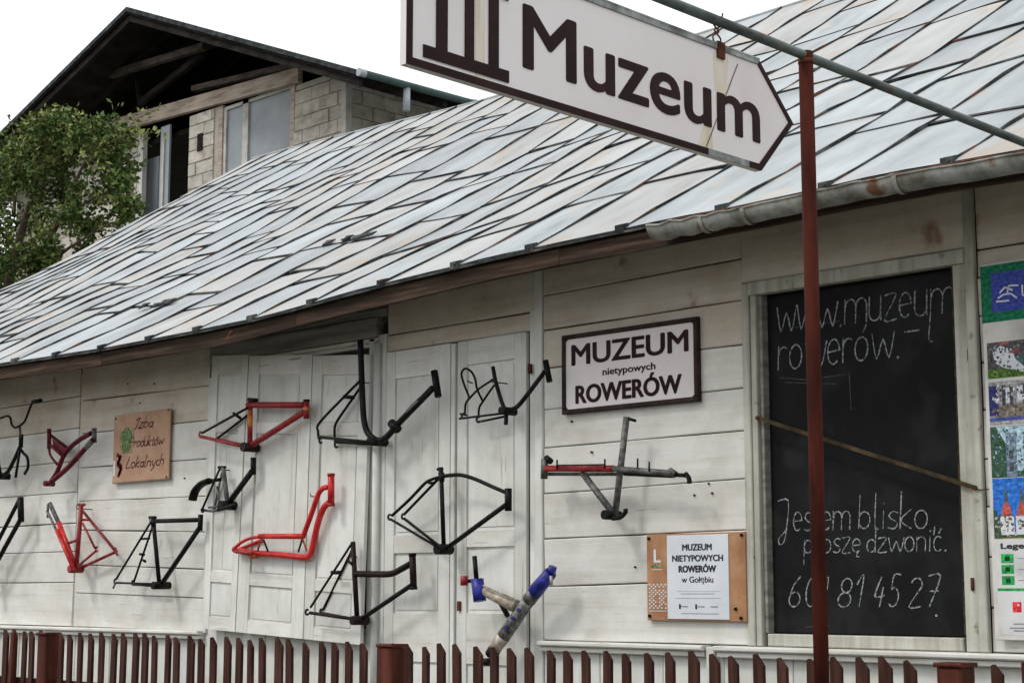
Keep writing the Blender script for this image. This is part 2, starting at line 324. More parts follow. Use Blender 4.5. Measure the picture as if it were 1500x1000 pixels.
# vertical boards below the sill
def skirting(u0, u1, zt):
    u = u0
    while u < u1 - .05:
        e = min(u + random.uniform(.2, .27), u1); upright(u, e - .006, .3, zt, random.uniform(-.004, .004), 'skirting_board'); u = e
skirting(ULEFT, uD1a - .01, SILL - .066); skirting(uD1a - .01, uD1b, 1.45); skirting(uC0, URIGHT, SILL - .066)

# folding doors: leaves with stiles, rails and sunk panels
def leaf(parent, c, panels, swing=0.0):
    """c: four corners (bottom left, bottom right, top right, top left) as 3D points; panels: (s0,t0,s1,t1)"""
    bl, br, tr, tl = [Vector(q) for q in c]
    def at(s, t, d=0.0):
        p = (bl * (1 - s) + br * s) * (1 - t) + (tl * (1 - s) + tr * s) * t
        nrm = (br - bl).cross(tl - bl).normalized(); return p + nrm * d
    def slab(s0, t0, s1, t1, d0, d1, e=.0):
        m = MB(); m.hexa([at(s0, t0, d0), at(s1, t0, d0), at(s1, t0, d1), at(s0, t0, d1), at(s0, t1, d0), at(s1, t1, d0), at(s1, t1, d1), at(s0, t1, d1)]); return m
    lf = slab(0, 0, 1, 1, -.012, 0).build('door_leaf', wood_v, parent)
    ss = sorted({p[0] for p in panels} | {p[2] for p in panels})
    lo, hi = min(p[0] for p in panels), max(p[2] for p in panels)
    slab(0, 0, lo, 1, .0005, .014).build('stile', wood_v, lf); slab(hi, 0, 1, 1, .0005, .014).build('stile', wood_v, lf)
    ts = [0] + [t for p in sorted(panels, key=lambda q: q[1]) for t in (p[1], p[3])] + [1]
    for a, b in zip(ts[::2], ts[1::2]): slab(lo + .004, a, hi - .004, b, .0005, .013).build('rail', wood_h, lf)
    for p in panels:
        n = 2 if (p[3] - p[1]) > .38 else 1
        n = 1 if random.random() < .4 else n
        for k in range(n):
            w_ = (p[2] - p[0] - .06) / n
            slab(p[0] + .03 + k * w_, p[1] + .008, p[0] + .03 + (k + 1) * w_ - (.012 if n > 1 and k == 0 else 0), p[3] - .008, .0005, random.uniform(.004, .007)).build('panel', wood_v, lf)
    return lf
d1 = house
PAN = [(.17, .045, .83, .17), (.17, .21, .83, .715), (.17, .755, .83, .93)]
for (xa, xb, xa2, xb2, va, vb) in ((313, 366, 300, 346, -.03, -.03), (367.5, 459.5, 347.5, 445.5, -.035, -.035), (461, 545, 447, 530, -.032, -.04)):
    ya = 919 + (xa2 - 290) * .104; yb = 919 + (xb2 - 290) * .104
    ta = P(xa, 525, va); tb = P(xb, 525, vb); ta.z = Zh(xa, 523); tb.z = Zh(xb, 521)
    leaf(d1, [P(xa2, ya, va - .05), P(xb2, yb, vb - .05), tb, ta], PAN)
zd = .38
PAN2 = [(.16, .03, .84, .22), (.16, .255, .84, .415), (.16, .445, .84, .505), (.16, .535, .84, .925)]
zA_, zB_ = 3.19, 3.2
def t2(y, x, z0, z1): return (Zh(x, y) - z0) / (z1 - z0)
for (xa, xb, pans) in ((568, 662, ((898, 809), (783, 551))), (673, 774, ((898, 800), (776, 530)))):
    ua, ub = U(xa, 700), U(xb, 700); z1 = 3.285
    pp = [(.14, .04, .84, .3)] + [(.14, t2(a, (xa + xb) / 2, zd, z1), .84, t2(b, (xa + xb) / 2, zd, z1)) for a, b in pans]
    leaf(house, [(ua, -.006, zd), (ub, -.006, zd), (ub, -.006, z1), (ua, -.006, z1)], pp)
m = MB(); m.bbox((U(664.5, 700), -.03, zd), (U(670.5, 700), .02, 3.28), .004); m.build('astragal', wood_v, house)
m = MB(); m.box((uD2a, -.06, .3), (uD2b, .03, zd - .01)); m.build('threshold', concrete, house)
# door 1 bottom hook and lock, small ironwork
for x, y in ((547, 928), (672, 887), (776, 540)):
    p = P(x, y, -.03); m = MB(); m.box((p.x - .012, -.035, p.z - .03), (p.x + .012, -.02, p.z + .03)); m.build('latch', rust, house)
# nail heads and rust spots in the boards
for x, y in ((205, 590), (187, 562), (226, 562), (837, 617), (866, 662), (1038, 708), (1043, 722), (1017, 725), (930, 830), (560, 562), (100, 660), (270, 700)):
    p = P(x, y, -.008); m = MB(); r = .0065
    m.tube([(p.x, -.012, p.z), (p.x, .004, p.z)], r, 6); m.build('nail', rust, house)

# ---- roof
RV = 6.0; RU0 = -18.6
RZ = [(-18.6, 7.52), (-17.5, 7.50), (-16, 7.45), (-14, 7.38), (-12, 7.40), (-10.5, 7.43), (-9, 7.46), (.8, 7.5)]
rz_s = lambda u: sum(interp(RZ, u + d) for d in (-.7, 0, .7)) / 3
def hsh(a, b): return math.sin(a * 12.9898 + b * 78.233) * 43758.5453 % 1
def skew(u, v): return .11 * max(0, min(1, (u + 13.5) / 8)) * (v + OV) * .9
def roofz(u, v):
    t = (v + OV) / (RV + OV)
    z = ev_s(u) * (1 - t) + rz_s(u) * t
    z -= .09 * math.sin(math.pi * min(1, max(0, t))) * (1 + .6 * math.sin(u * .55 + 1))
    z += (.022 * math.sin(u * 1.7 + v * 1.3) + .02 * math.sin(u * .9 - v * 2.1 + 2)) * math.sin(math.pi * min(1, max(0, t)))
    return z
pitch_n = Vector((0, -(7.4 - 3.65) / 6.4, 1)).normalized()
SW = .65
# seam footprints on the eave: u of the strips, tuned to the sighted seams
seams0 = []
sx = [(23, 531), (83, 521), (150, 512), (220, 498), (290, 485), (370, 470), (458, 446), (562, 417), (670, 391), (780, 367), (913, 343), (1060, 312), (1212, 273), (1392, 233)]
vis = [P(x, y, -OV).x for x, y in sx]
u = vis[0]
while u > RU0 + .7: u -= .47; seams0.insert(0, u)
seams0.insert(0, RU0); seams0 += vis
u = vis[-1]
while u < .1: u += .655; seams0.append(u)
seams0.append(.75)
NR = 7
def seam_u(i, v):
    base = seams0[i]
    k = 0 if i in (0, len(seams0) - 1) else 1
    q = (v + OV) / 1.05
    a, b = math.floor(q), q - math.floor(q)
    w0 = (hsh(i, a) - .5); w1 = (hsh(i, a + 1) - .5)
    return base + skew(base, v) * k + k * .05 * (w0 * (1 - b) + w1 * b) * (0 if q < 0 else min(1, q * 2))
def RP(i, s, v, h=0.0):
    u = seam_u(i, v) * (1 - s) + seam_u(i + 1, v) * s
    return Vector((u, v, roofz(u, v))) + pitch_n * h
nst = len(seams0) - 1
for i in range(nst):
    ph = (.0, .55, .25, .8, .4)[i % 5] * .55
    cuts = [-OV] + sorted(min(5.8, max(-.2, .1 + ph + k * .95 + random.uniform(-.2, .2))) for k in range(NR - 1)) + [RV]
    for a, b in zip(cuts, cuts[1:]):
        m = MB(); NS, NV = 3, 4
        sl_ = random.uniform(-.13, .10)     # cross folds are not square to the seams
        def vv(s, t):
            va = a + (sl_ * (s - .5) if a > -OV + .1 else 0); vb = b + (sl_ * (s - .5) if b < RV - .01 else 0)
            return va + (vb - va) * t
        warp = random.uniform(-.008, .022)
        g = [[m.v.append(RP(i, s / NS, vv(s / NS, t / NV), .004 + .008 * (1 - t / NV) + warp * math.sin(math.pi * s / NS) * math.sin(math.pi * (t + .3) / (NV + .6)))) or len(m.v) - 1 for s in range(NS + 1)] for t in range(NV + 1)]
        for t in range(NV):
            for s in range(NS): m.face((g[t][s], g[t][s + 1], g[t + 1][s + 1], g[t + 1][s]), 0, False)
        # folded lower hem: its shadow line coloured dark
        hh = random.choice((.004, .007, .011, .015)) if a > -OV + .1 else .006
        lo = [RP(i, s / NS, vv(s / NS, 0) - .01, -.002) for s in range(NS + 1)]; up_ = [RP(i, s / NS, vv(s / NS, 0) - .008, hh + random.uniform(0, .008)) for s in range(NS + 1)]
        bk = [RP(i, s / NS, vv(s / NS, 0) + .012, hh + .004) for s in range(NS + 1)]
        for s in range(NS): m.quad(lo[s], lo[s + 1], up_[s + 1], up_[s], 1); m.quad(up_[s], up_[s + 1], bk[s + 1], bk[s], 1)
        warm = hsh(i * 3.1, a * 1.7) > .72 or (8 < i < 21 and hsh(i, a) > .7)
        m.build('roof_sheet', [sheet_w if warm else sheet_m, seam_m], house)
for i in range(1, nst + 1):
    m = MB(); N = 26; i_ = min(i, nst)
    pts = []
    for k in range(N + 1):
        v = -OV - .02 + (RV + OV + .02) * k / N
        u = seam_u(i_, max(v, -OV)); c = Vector((u, v, roofz(u, v)))
        lean = .006 * math.sin(k * 1.9 + i)
        h = .022 + .007 * math.sin(k * 2.3 + i * 1.3)
        w_ = .0042 + .003 * hsh(i, k)
        pts.append((c + Vector((-w_, 0, -.01)), c + Vector((w_, 0, -.01)), c + Vector((w_ + lean, 0, 0)) + pitch_n * h, c + Vector((-w_ + lean, 0, 0)) + pitch_n * h))
    for a, b in zip(pts, pts[1:]):
        m.quad(a[0], a[3], b[3], b[0]); m.quad(a[3], a[2], b[2], b[3]); m.quad(a[2], a[1], b[1], b[2])
    a = pts[0]; m.quad(*a)
    c = Vector((seam_u(i_, -OV), -OV - .01, roofz(seam_u(i_, -OV), -OV)))
    m.hexa([c + Vector((-.04, -.015, -.012)), c + Vector((.022, -.015, -.012)), c + Vector((.022, .03, .012)), c + Vector((-.04, .03, .012)), c + Vector((-.04, -.015, .03)), c + Vector((.022, -.015, .03)), c + Vector((.022, .03, .045)), c + Vector((-.04, .03, .045))])
    m.build('roof_seam', seam_m, house)
# decking beneath, back slope, ridge
m = MB(); N = 30
for k in range(N):
    u0 = RU0 + .02 + (URIGHT + .1 - RU0) * k / N; u1 = RU0 + .02 + (URIGHT + .1 - RU0) * (k + 1) / N
    for a in range(6):
        v0 = -OV + .04 + (RV + OV - .04) * a / 6; v1 = -OV + .04 + (RV + OV - .04) * (a + 1) / 6
        m.quad((u0, v0, roofz(u0, v0) - .03), (u1, v0, roofz(u1, v0) - .03), (u1, v1, roofz(u1, v1) - .03), (u0, v1, roofz(u0, v1) - .03))
    m.quad((u0, RV, roofz(u0, RV) - .03), (u1, RV, roofz(u1, RV) - .03), (u1, 12, 3.7), (u0, 12, 3.7))
m.build('roof_decking', brownw, house)
m = MB()
for k in range(N):
    u0 = RU0 + (.75 - RU0) * k / N; u1 = RU0 + (.75 - RU0) * (k + 1) / N
    m.quad((u0, RV, roofz(u0, RV) + .012), (u1, RV, roofz(u1, RV) + .012), (u1, 12.05, 3.7), (u0, 12.05, 3.7))
m.build('rear_roof_slope', sheet_m, house)
m = MB(); pts = [(RU0 + (.75 - RU0) * k / 30, RV, roofz(RU0 + (.75 - RU0) * k / 30, RV) + .005) for k in range(31)]
m.tube(pts, .022, 8); m.build('ridge_roll', sheet_m, house)
for (ua, ub) in ((ULEFT - .02, ULEFT + .13), (URIGHT - .13, URIGHT + .02)):
    z6 = roofz(ua, RV) - .1
    m = MB(); m.hexa([(ua, .0, 3.4), (ub, .0, 3.4), (ub, 11, 3.4), (ua, 11, 3.4), (ua, RV - .1, z6), (ub, RV - .1, z6), (ub, RV + .1, z6), (ua, RV + .1, z6)])
    m.build('gable_boarding', wood_v, house)
# eave boards: the loose tin edge, brown fascia, soffit boards
N = 40
def eave_run(name, mt, f, u0=RU0 + .05, u1=.7, n=N, step=1):
    for k in range(0, n, step):
        m = MB(); sub = step
        for q in range(sub):
            a = u0 + (u1 - u0) * (k + q) / n; b = u0 + (u1 - u0) * (k + q + 1) / n - (.004 if q == sub - 1 else 0)
            pa, pb = f(a), f(b); i = len(m.v)
            m.hexa([pa[0], pb[0], pb[1], pa[1], pa[3], pb[3], pb[2], pa[2]])
        m.build(name, mt, house)
eave_run('drip_edge', seam_m, lambda u: ((u, -OV - .022, ev_s(u) - .018), (u, -OV, ev_s(u) - .018), (u, -OV, ev_s(u) - .004), (u, -OV - .022, ev_s(u) - .006)), step=8)
eave_run('fascia_board', brownw, lambda u: ((u, -OV + .015, ev_s(u) - .118 - .006 * math.sin(u * 3)), (u, -OV + .04, ev_s(u) - .12), (u, -OV + .04, ev_s(u) - .022), (u, -OV + .015, ev_s(u) - .022)), step=5)
for r_ in range(3):
    va = -OV + .045 + r_ * .19; vb = va + (.185 if r_ < 2 else -va - .185 * 2 + .18 * 2 + OV * 0); vb = min(vb, -.003) if r_ < 2 else -.003
    eave_run('soffit_board', brownw, lambda u, va=va, vb=vb: ((u, va, ev_s(u) - .118 + (va + OV) * .3), (u, vb, ev_s(u) - .118 + (vb + OV) * .3), (u, vb, ev_s(u) - .098 + (vb + OV) * .3), (u, va, ev_s(u) - .098 + (va + OV) * .3)), step=4)
for k, x in enumerate((6, 345)):
    p = P(x, interp([(0, 548), (225, 510), (345, 490), (620, 440)], x), -OV - .03)
    m = MB(); m.tube(smooth([p + Vector((-.03, -.01, .03)), p + Vector((-.02, -.05, -.02)), p + Vector((.02, -.05, -.03)), p + Vector((.035, 0, .01))]), .004, 6); m.build('gutter_hook', rust, house)
# torn flap of folded sheet mid-roof
for (x, y, s) in ((510, 355, 1), (487, 357, .6), (225, 450, .8)):
    # rises from the sheet: solve point on roof
    d = ray(x, y); t = 8.0
    for _ in range(400):
        q = CAM + d * t
        if q.z < roofz(q.x, q.y) + .02: break
        t += .03
    m = MB(); c = q
    for k in range(3):
        a = c + Vector((random.uniform(-.25, .2) * s, random.uniform(-.04, .06), 0)); L = random.uniform(.12, .24) * s
        m.hexa([a, a + Vector((L, .0, .01)), a + Vector((L, .05, .045)), a + Vector((0, .05, .045)), a + Vector((0, 0, .014)), a + Vector((L, 0, .03)), a + Vector((L, .05, .055)), a + Vector((0, .05, .06))])
    m.build('torn_flap', seam_m, house)

# ---- gutter: half round, right part of the eave
gut = thing('rain_gutter', 'rusty half round zinc gutter under the right half of the metal roof', 'gutter', P(960, 350, -OV - .07))
ug0 = P(962, 350, -OV - .07).x
def half(m, pts, r, mi=0, n=10):
    i0 = len(m.v)
    for p in pts:
        for a in range(n + 1):
            an = math.pi * (1 + a / n); m.v.append(Vector(p) + Vector((0, math.cos(an) * r, math.sin(an) * r)))
    for k in range(len(pts) - 1):
        for a in range(n): m.face((i0 + k * (n + 1) + a, i0 + k * (n + 1) + a + 1, i0 + (k + 1) * (n + 1) + a + 1, i0 + (k + 1) * (n + 1) + a), mi, True)
segs = [ug0, ug0 + .62, ug0 + 1.5, ug0 + 3.0, ug0 + 4.6, .6]
gz = lambda u: ev_s(u) - .045
for a, b in zip(segs, segs[1:]):
    m = MB(); pts = [(a + (b - a) * k / 8 + (-.01 if k == 0 else 0), -OV - .075, gz(a + (b - a) * k / 8) + .006 * math.sin((a + k) * 3)) for k in range(9)]
    half(m, pts, .068); half(m, pts, .065)
    m.tube([Vector(p) + Vector((0, -.068, .002)) for p in pts], .007, 6)
    m.build('gutter_length', gutm, gut)
for u in (ug0 + .35, ug0 + .62, ug0 + 1.5, ug0 + 2.4, ug0 + 3.3, ug0 + 4.2):
    m = MB(); half(m, [(u - .012, -OV - .075, gz(u) - .002), (u + .012, -OV - .075, gz(u) - .002)], .074); m.box((u - .012, -OV - .02, gz(u) - .01), (u + .012, -OV + .014, gz(u) - .004)); m.build('gutter_bracket', lintelm, gut)
m = MB(); m.tube([(ug0 + .1 + k * .45, -OV - .145, gz(ug0 + .1 + k * .45) + .006 + .003 * math.sin(k * 2)) for k in range(11)], .005, 5); m.build('rusty_rim', rust, gut)

# ================================================================ picket fence
fence = thing('picket_fence', 'dark maroon picket fence with slanted picket tops in front of the white house', 'fence', (-8, -1.03, 0))
FV = -1.03
upost = [-11.19 + 3.67 * k for k in range(-2, 4)]
upost = [U(70, 930, FV) - 3.72, U(70, 930, FV), U(573, 945, FV), U(1398, 975, FV), U(1398, 975, FV) + 3.6]
pm = {}
for k in range(4):     # four picket shapes, shared
    b = MB(); w_ = .050 + .0035 * k; h = 1.315 + .006 * k
    b.v += [Vector(q) for q in [(0, 0, 0), (w_, 0, 0), (w_, .02, 0), (0, .02, 0), (0, 0, h), (w_ * .22, 0, h + .004), (w_, 0, h - .037 - .004 * k), (0, .02, h), (w_ * .22, .02, h + .004), (w_, .02, h - .037 - .004 * k)]]
    for q in ((0, 1, 6, 5, 4), (2, 3, 7, 8, 9), (0, 4, 7, 3), (1, 2, 9, 6), (4, 5, 8, 7), (5, 6, 9, 8), (0, 3, 2, 1)): b.face(q)
    me = bpy.data.meshes.new('picket'); me.from_pydata([tuple(v) for v in b.v], [], b.f); me.materials.append(picket_m); pm[k] = me
u = -15.5; n = 0
ph = U(1070, 965, FV)
u = ph - .1345 * 79
while u < -.2:
    if not any(abs(u + .026 - q) < .088 for q in upost):
        o = bpy.data.objects.new('picket', pm[random.randrange(4)]); COL.objects.link(o); o.parent = fence
        o.location = (u + random.uniform(-.006, .006) + 8, random.uniform(-.003, .003), .08 + random.uniform(-.006, .006)); o.rotation_euler = (random.uniform(-.012, .012), random.uniform(-.010, .010), random.uniform(-.12, .12))
    u += .1345
for k, q in enumerate(upost):
    m = MB(); m.bbox((q - .058, FV - .05, 0), (q + .058, FV + .06, 1.385), .008); po = m.build('post', fpost_m, fence)
    m = MB(); m.bbox((q - .068, FV - .06, 1.387), (q + .068, FV + .07, 1.405), .006); m.build('cap', fpost_m, po)
for z in (.4, 1.0):
    m = MB(); m.box((-16, FV + .022, z), (0, FV + .06, z + .07)); m.build('rail', picket_m, fence)
m = MB(); q = U(20, 930, FV); m.hexa([(q - .05, FV - .04, .1), (q - .01, FV - .04, .1), (q - .01, FV - .02, .1), (q - .05, FV - .02, .1), (q + .03, FV - .04, 1.40), (q + .075, FV - .04, 1.40), (q + .075, FV - .02, 1.40), (q + .03, FV - .02, 1.40)]); m.build('brace', fpost_m, fence)

# ================================================================ street sign on its post
ZP = 6.15
d = ray(1180, 75); q = CAM + d * (ZP / (d.dot(HD) * math.cos(PIT) + d.z * math.sin(PIT))); PX, PY, PZ = q
post = thing('sign_post', 'red oxide steel post carrying a long grey horizontal bar at upper right', 'post', (PX, PY, 0))
m = MB(); m.tube([(PX, PY, 0), (PX, PY, PZ - .004)], .0262, 20); m.build('upright', postm, post)
AX = Vector((-math.sin(math.radians(1.77)), math.cos(math.radians(1.77)), 0))   # direction of bar and sign
SN = Vector((AX.y, -AX.x, 0))                    # sign normal facing the camera side
if (CAM - q).dot(SN) < 0: SN = -SN
def onbar(x, y):    # sighted point in the vertical plane of the bar
    d = ray(x, y); t = (q - CAM).dot(SN) / d.dot(SN); r = CAM + d * t; return r
bz = onbar(1180, 82).z
L0 = (onbar(980, 0) - q).dot(AX) - 1.9; L1 = (onbar(1500, 190) - q).dot(AX) + 1.2
Q0 = Vector((PX, PY, bz))
L1 = min(L1, -PY - .45)
print('bar', L1, (onbar(1500, 190) - q).dot(AX), bz)
m = MB(); m.tube([Q0 + AX * L0, Q0 + AX * L1], .0178, 16); m.build('crossbar', barm, post)
m = MB(); m.tube([Q0 + Vector((0, 0, -.03)), Q0 + Vector((0, 0, -.014))], .0285, 16); m.build('weld_collar', rust, post)
sgn = thing('direction_sign', 'white arrow shaped direction sign lettered Muzeum hanging from the grey bar', 'sign', Q0 + AX * -.5 + UP * -.5)
def sp(s, z, d=0.0): return Vector((Q0.x, Q0.y, 0)) + AX * s + UP * z + SN * d
def sc_(x, y):
    r = onbar(x, y); return ((r - q).dot(AX), r.z)
s0, zb = sc_(590, 98); s1, zb1 = sc_(1105, 247); s2, zt = sc_(1112, 92); st, ztip = sc_(1157, 186)
zb = (zb + zb1) / 2; s1 = (s1 + s2) / 2; ztip = (zt + zb) / 2 + .01
print('sign', s0, s1, st, zb, zt, 'post', PX, PY, PZ)
def poly(m, pts, d0, d1, mi=0):
    i = len(m.v); n = len(pts)
    for dd in (d0, d1):
        for s, z in pts: m.v.append(sp(s, z, dd))
    m.face(tuple(range(i, i + n)), mi); m.face(tuple(range(i + n, i + 2 * n))[::-1], mi)
    for k in range(n):
        k2 = (k + 1) % n; m.face((i + k, i + k2, i + n + k2, i + n + k), mi)
outer = [(s0, zb), (s1, zb), (st, ztip), (s1, zt), (s0, zt)]
m = MB(); poly(m, outer, -.012, .012); m.build('panel', [signw], sgn)
B = .022
m = MB()
poly(m, [(s0, zb), (s0 + B, zb), (s0 + B, zt), (s0, zt)], .0125, .016)
poly(m, [(s0 + B, zb), (s1 - .30, zb), (s1 - .30, zb + B), (s0 + B, zb + B)], .0125, .016)
poly(m, [(s1 - .07, zb), (s1, zb), (s1 - .012, zb + B), (s1 - .07, zb + B)], .0125, .016)
poly(m, [(s1, zb), (st, ztip), (st - B * 1.25, ztip), (s1 - .012, zb + B)], .0125, .016)
poly(m, [(st, ztip), (s1, zt), (s1 - .012, zt - .012), (st - B * 1.25, ztip)], .0125, .016)
m.build('border', maroon, sgn)
m = MB(); poly(m, [(s1 - .30, zb), (s1 - .07, zb), (s1 - .07, zb + B), (s1 - .30, zb + B)], .0125, .0155); m.build('bare_border', signg, sgn)
m = MB(); poly(m, [(s0 + B, zt - B * .95), (s1 - .012, zt - B * .7), (s1, zt), (s0 + B, zt)], .0125, .017); poly(m, [(s0, zt), (s1, zt), (s1, zt + .006), (s0, zt + .006)], -.014, .018); m.build('top_strip', signg, sgn)
# seam of two sheets, rust runs
def ribbon2(fn, pts, wd, d0, d1, name, mt, parent):
    m = MB()
    for (a, b), (c, e) in zip(pts, pts[1:]):
        dx, dz = c - a, e - b; L = math.hypot(dx, dz) or 1; nx, nz_ = -dz / L * wd / 2, dx / L * wd / 2
        A = [fn(a - nx, b - nz_, d1), fn(c - nx, e - nz_, d1), fn(c + nx, e + nz_, d1), fn(a + nx, b + nz_, d1)]
        m.quad(*A)
    return m.build(name, mt, parent)
ja, jb = sc_(1076, 95), sc_(1030, 216)
ribbon2(sp, [ja, jb], .0035, 0, .0142, 'sheet_joint', rust, sgn)
m = MB(); c0, c1 = sc_(1040, 75)[0], sc_(1062, 75)[0]
poly(m, [(c0 + .012, zt - .2), (c0 + .03, zt - .22), (c1 - .01, zt - .15), (c1, zt - .03), (c0, zt - .03)], .0121, .0127); m.build('rust_run', stain, sgn)
m = MB(); c0, c1 = sc_(692, 30)[0], sc_(706, 30)[0]; poly(m, [(c0, zb + B), (c1, zb + B), (c1, zt - B), (c0, zt - B)], .0121, .0127); m.build('rust_run', stain, sgn)
m = MB(); c0, c1 = sc_(1018, 200)[0], sc_(1040, 200)[0]; poly(m, [(c0, zb + B), (c1, zb + B), (c1 - .01, zb + .12), (c0 + .03, zb + .1)], .0121, .0127); m.build('rust_run', stain, sgn)
# pictogram: columns, base, pediment
cb = sc_(650, 85); ct = zt - .16
bl = sc_(615, 80); br = sc_(740, 113)
basez = (bl[1] + br[1]) / 2
m = MB()
poly(m, [(bl[0], basez - .015), (br[0], basez - .015), (br[0], basez + .02), (bl[0], basez + .02)], .0125, .0165)
for xa, xb in ((634, 650), (676, 689), (711, 725)):
    a, b = sc_(xa, 60)[0], sc_(xb, 60)[0]; poly(m, [(a, basez + .02), (b, basez + .02), (b, zt - .11), (a, zt - .11)], .0125, .0165)
poly(m, [(bl[0], zt - .11), (br[0], zt - .11), ((bl[0] + br[0]) / 2, zt - .055)], .0125, .0165)
m.build('museum_pictogram', maroon, sgn)
def text_mesh(txt, bold=0.0, res=6):
    cu = bpy.data.curves.new('lettering', 'FONT'); cu.body = txt; cu.size = 1; cu.offset = bold; cu.extrude = .5; cu.resolution_u = res
    o = bpy.data.objects.new('lettering', cu); COL.objects.link(o)
    dg = bpy.context.evaluated_depsgraph_get(); dg.update()
    me = bpy.data.meshes.new_from_object(o.evaluated_get(dg)); bpy.data.objects.remove(o)
    return me
def lettering(txt, fn, a0, b0, a1, b1, d, parent, mt, bold=.0, name='lettering', depth=.003):
    """text fitted to the box a0..a1 x b0..b1 of the surface fn(a, b, d); bold = stroke thickening as a share of the height"""
    me = text_mesh(txt, 0); vs = me.vertices
    x0 = min(v.co.x for v in vs); x1 = max(v.co.x for v in vs); y0 = min(v.co.y for v in vs); y1 = max(v.co.y for v in vs)
    e = bold * (b1 - b0); a0 += e; a1 -= e; b0 += e * .6; b1 -= e * .6; m = MB()
    offs = [(0, 0)] + ([(e * math.cos(k * math.pi / 4), .6 * e * math.sin(k * math.pi / 4)) for k in range(8)] if bold else [])
    for n_, (ox, oy) in enumerate(offs):
        i0 = len(m.v); dd = depth + n_ * depth * .04
        m.v += [fn(a0 + (v.co.x - x0) / (x1 - x0) * (a1 - a0) + ox, b0 + (v.co.y - y0) / (y1 - y0) * (b1 - b0) + oy, d + (dd if v.co.z > 0 else 0)) for v in vs]
        for p in me.polygons: m.face(tuple(i0 + k for k in p.vertices))
    return m.build(name, mt, parent)
ta = sc_(761, 100)[0]; tb = sc_(1109, 200)[0]
tz0 = (sc_(762, 104)[1] + sc_(1105, 209)[1]) / 2; tz1 = sc_(766, 8)[1]
lettering('Muzeum', sp, ta, tz0, tb, tz1, .0125, sgn, maroon, .032, depth=.0015)
# hangers
for s_ in (sc_(1050, 60)[0], s0 + .3):
    m = MB()
    b_ = sp(s_, zt); 
    for sg in (-1, 1): m.tube(smooth([sp(s_ + sg * .006, zt + .005), sp(s_ + sg * .022, zt + .03), sp(s_ - sg * .012, zt + .055), sp(s_ + sg * .014, bz - .02), sp(s_ + sg * .01, bz + .023, .02 * sg)]), .003, 6)
    m.build('hanging_wire', rust, sgn)
    m = MB(); poly(m, [(s_ - .02, zt - .045), (s_ + .02, zt - .045), (s_ + .02, zt + .012), (s_ - .02, zt + .012)], -.016, .02); m.build('hanger_clamp', rust, sgn)

# ================================================================ signs on the wall
def wl(off): return lambda a, b, d: Vector((a, off - d, b))
def panel_on_wall(name, label, cat, x0, x1, z0, z1, v, th, mt):
    t = thing(name, label, cat, (x0, v, z0))
    m = MB(); m.bbox((x0, v - th, z0), (x1, v, z1), .003); m.build('panel', mt, t); return t
# museum name sign
ua, ub = U(824, 550, -.03), U(1023, 550, -.03); za, zc = Zh(826, 607, -.03), Zh(824, 492, -.03)
ms = panel_on_wall('museum_sign', 'white enamel sign in a thick dark frame reading MUZEUM nietypowych ROWEROW', 'sign', ua + .02, ub - .02, za + .02, zc - .02, -.008, .02, signw)
fb_ = .027
for a, b in (((ua, za), (ub, za + fb_)), ((ua, zc - fb_), (ub, zc)), ((ua, za + fb_), (ua + fb_, zc - fb_)), ((ub - fb_, za + fb_), (ub, zc - fb_))):
    m = MB(); m.bbox((a[0], -.042, a[1]), (b[0], -.006, b[1]), .005); m.build('frame', sframe, ms)
for sx_ in (0, 1):
    for sz in (0, 1):    # rounded inner corners
        cx_, cz_ = (ua + fb_ if not sx_ else ub - fb_), (za + fb_ if not sz else zc - fb_); m = MB(); r = .03; i = 0
        pts = [(cx_, cz_)] + [(cx_ + (1 - math.cos(t_ / 5 * math.pi / 2)) * r * (-1 if sx_ else 1) , cz_ + (1 - math.sin(t_ / 5 * math.pi / 2)) * r * (-1 if sz else 1)) for t_ in range(6)]
        m.v = [Vector((x, -.0305, z)) for x, z in pts]; m.face(tuple(range(7))); m.build('corner_fillet', sframe, ms)
fw = wl(-.028); W_, H_ = ub - ua, zc - za
lettering('MUZEUM', fw, ua + .07 * W_, za + .60 * H_, ua + .935 * W_, za + .865 * H_, .0012, ms, maroon, .045, depth=.001)
lettering('nietypowych', fw, ua + .31 * W_, za + .41 * H_, ua + .70 * W_, za + .525 * H_, .0012, ms, maroon, .03, depth=.001)
lettering('ROWERÓW', fw, ua + .10 * W_, za + .115 * H_, ua + .885 * W_, za + .405 * H_, .0012, ms, maroon, .045, depth=.001)

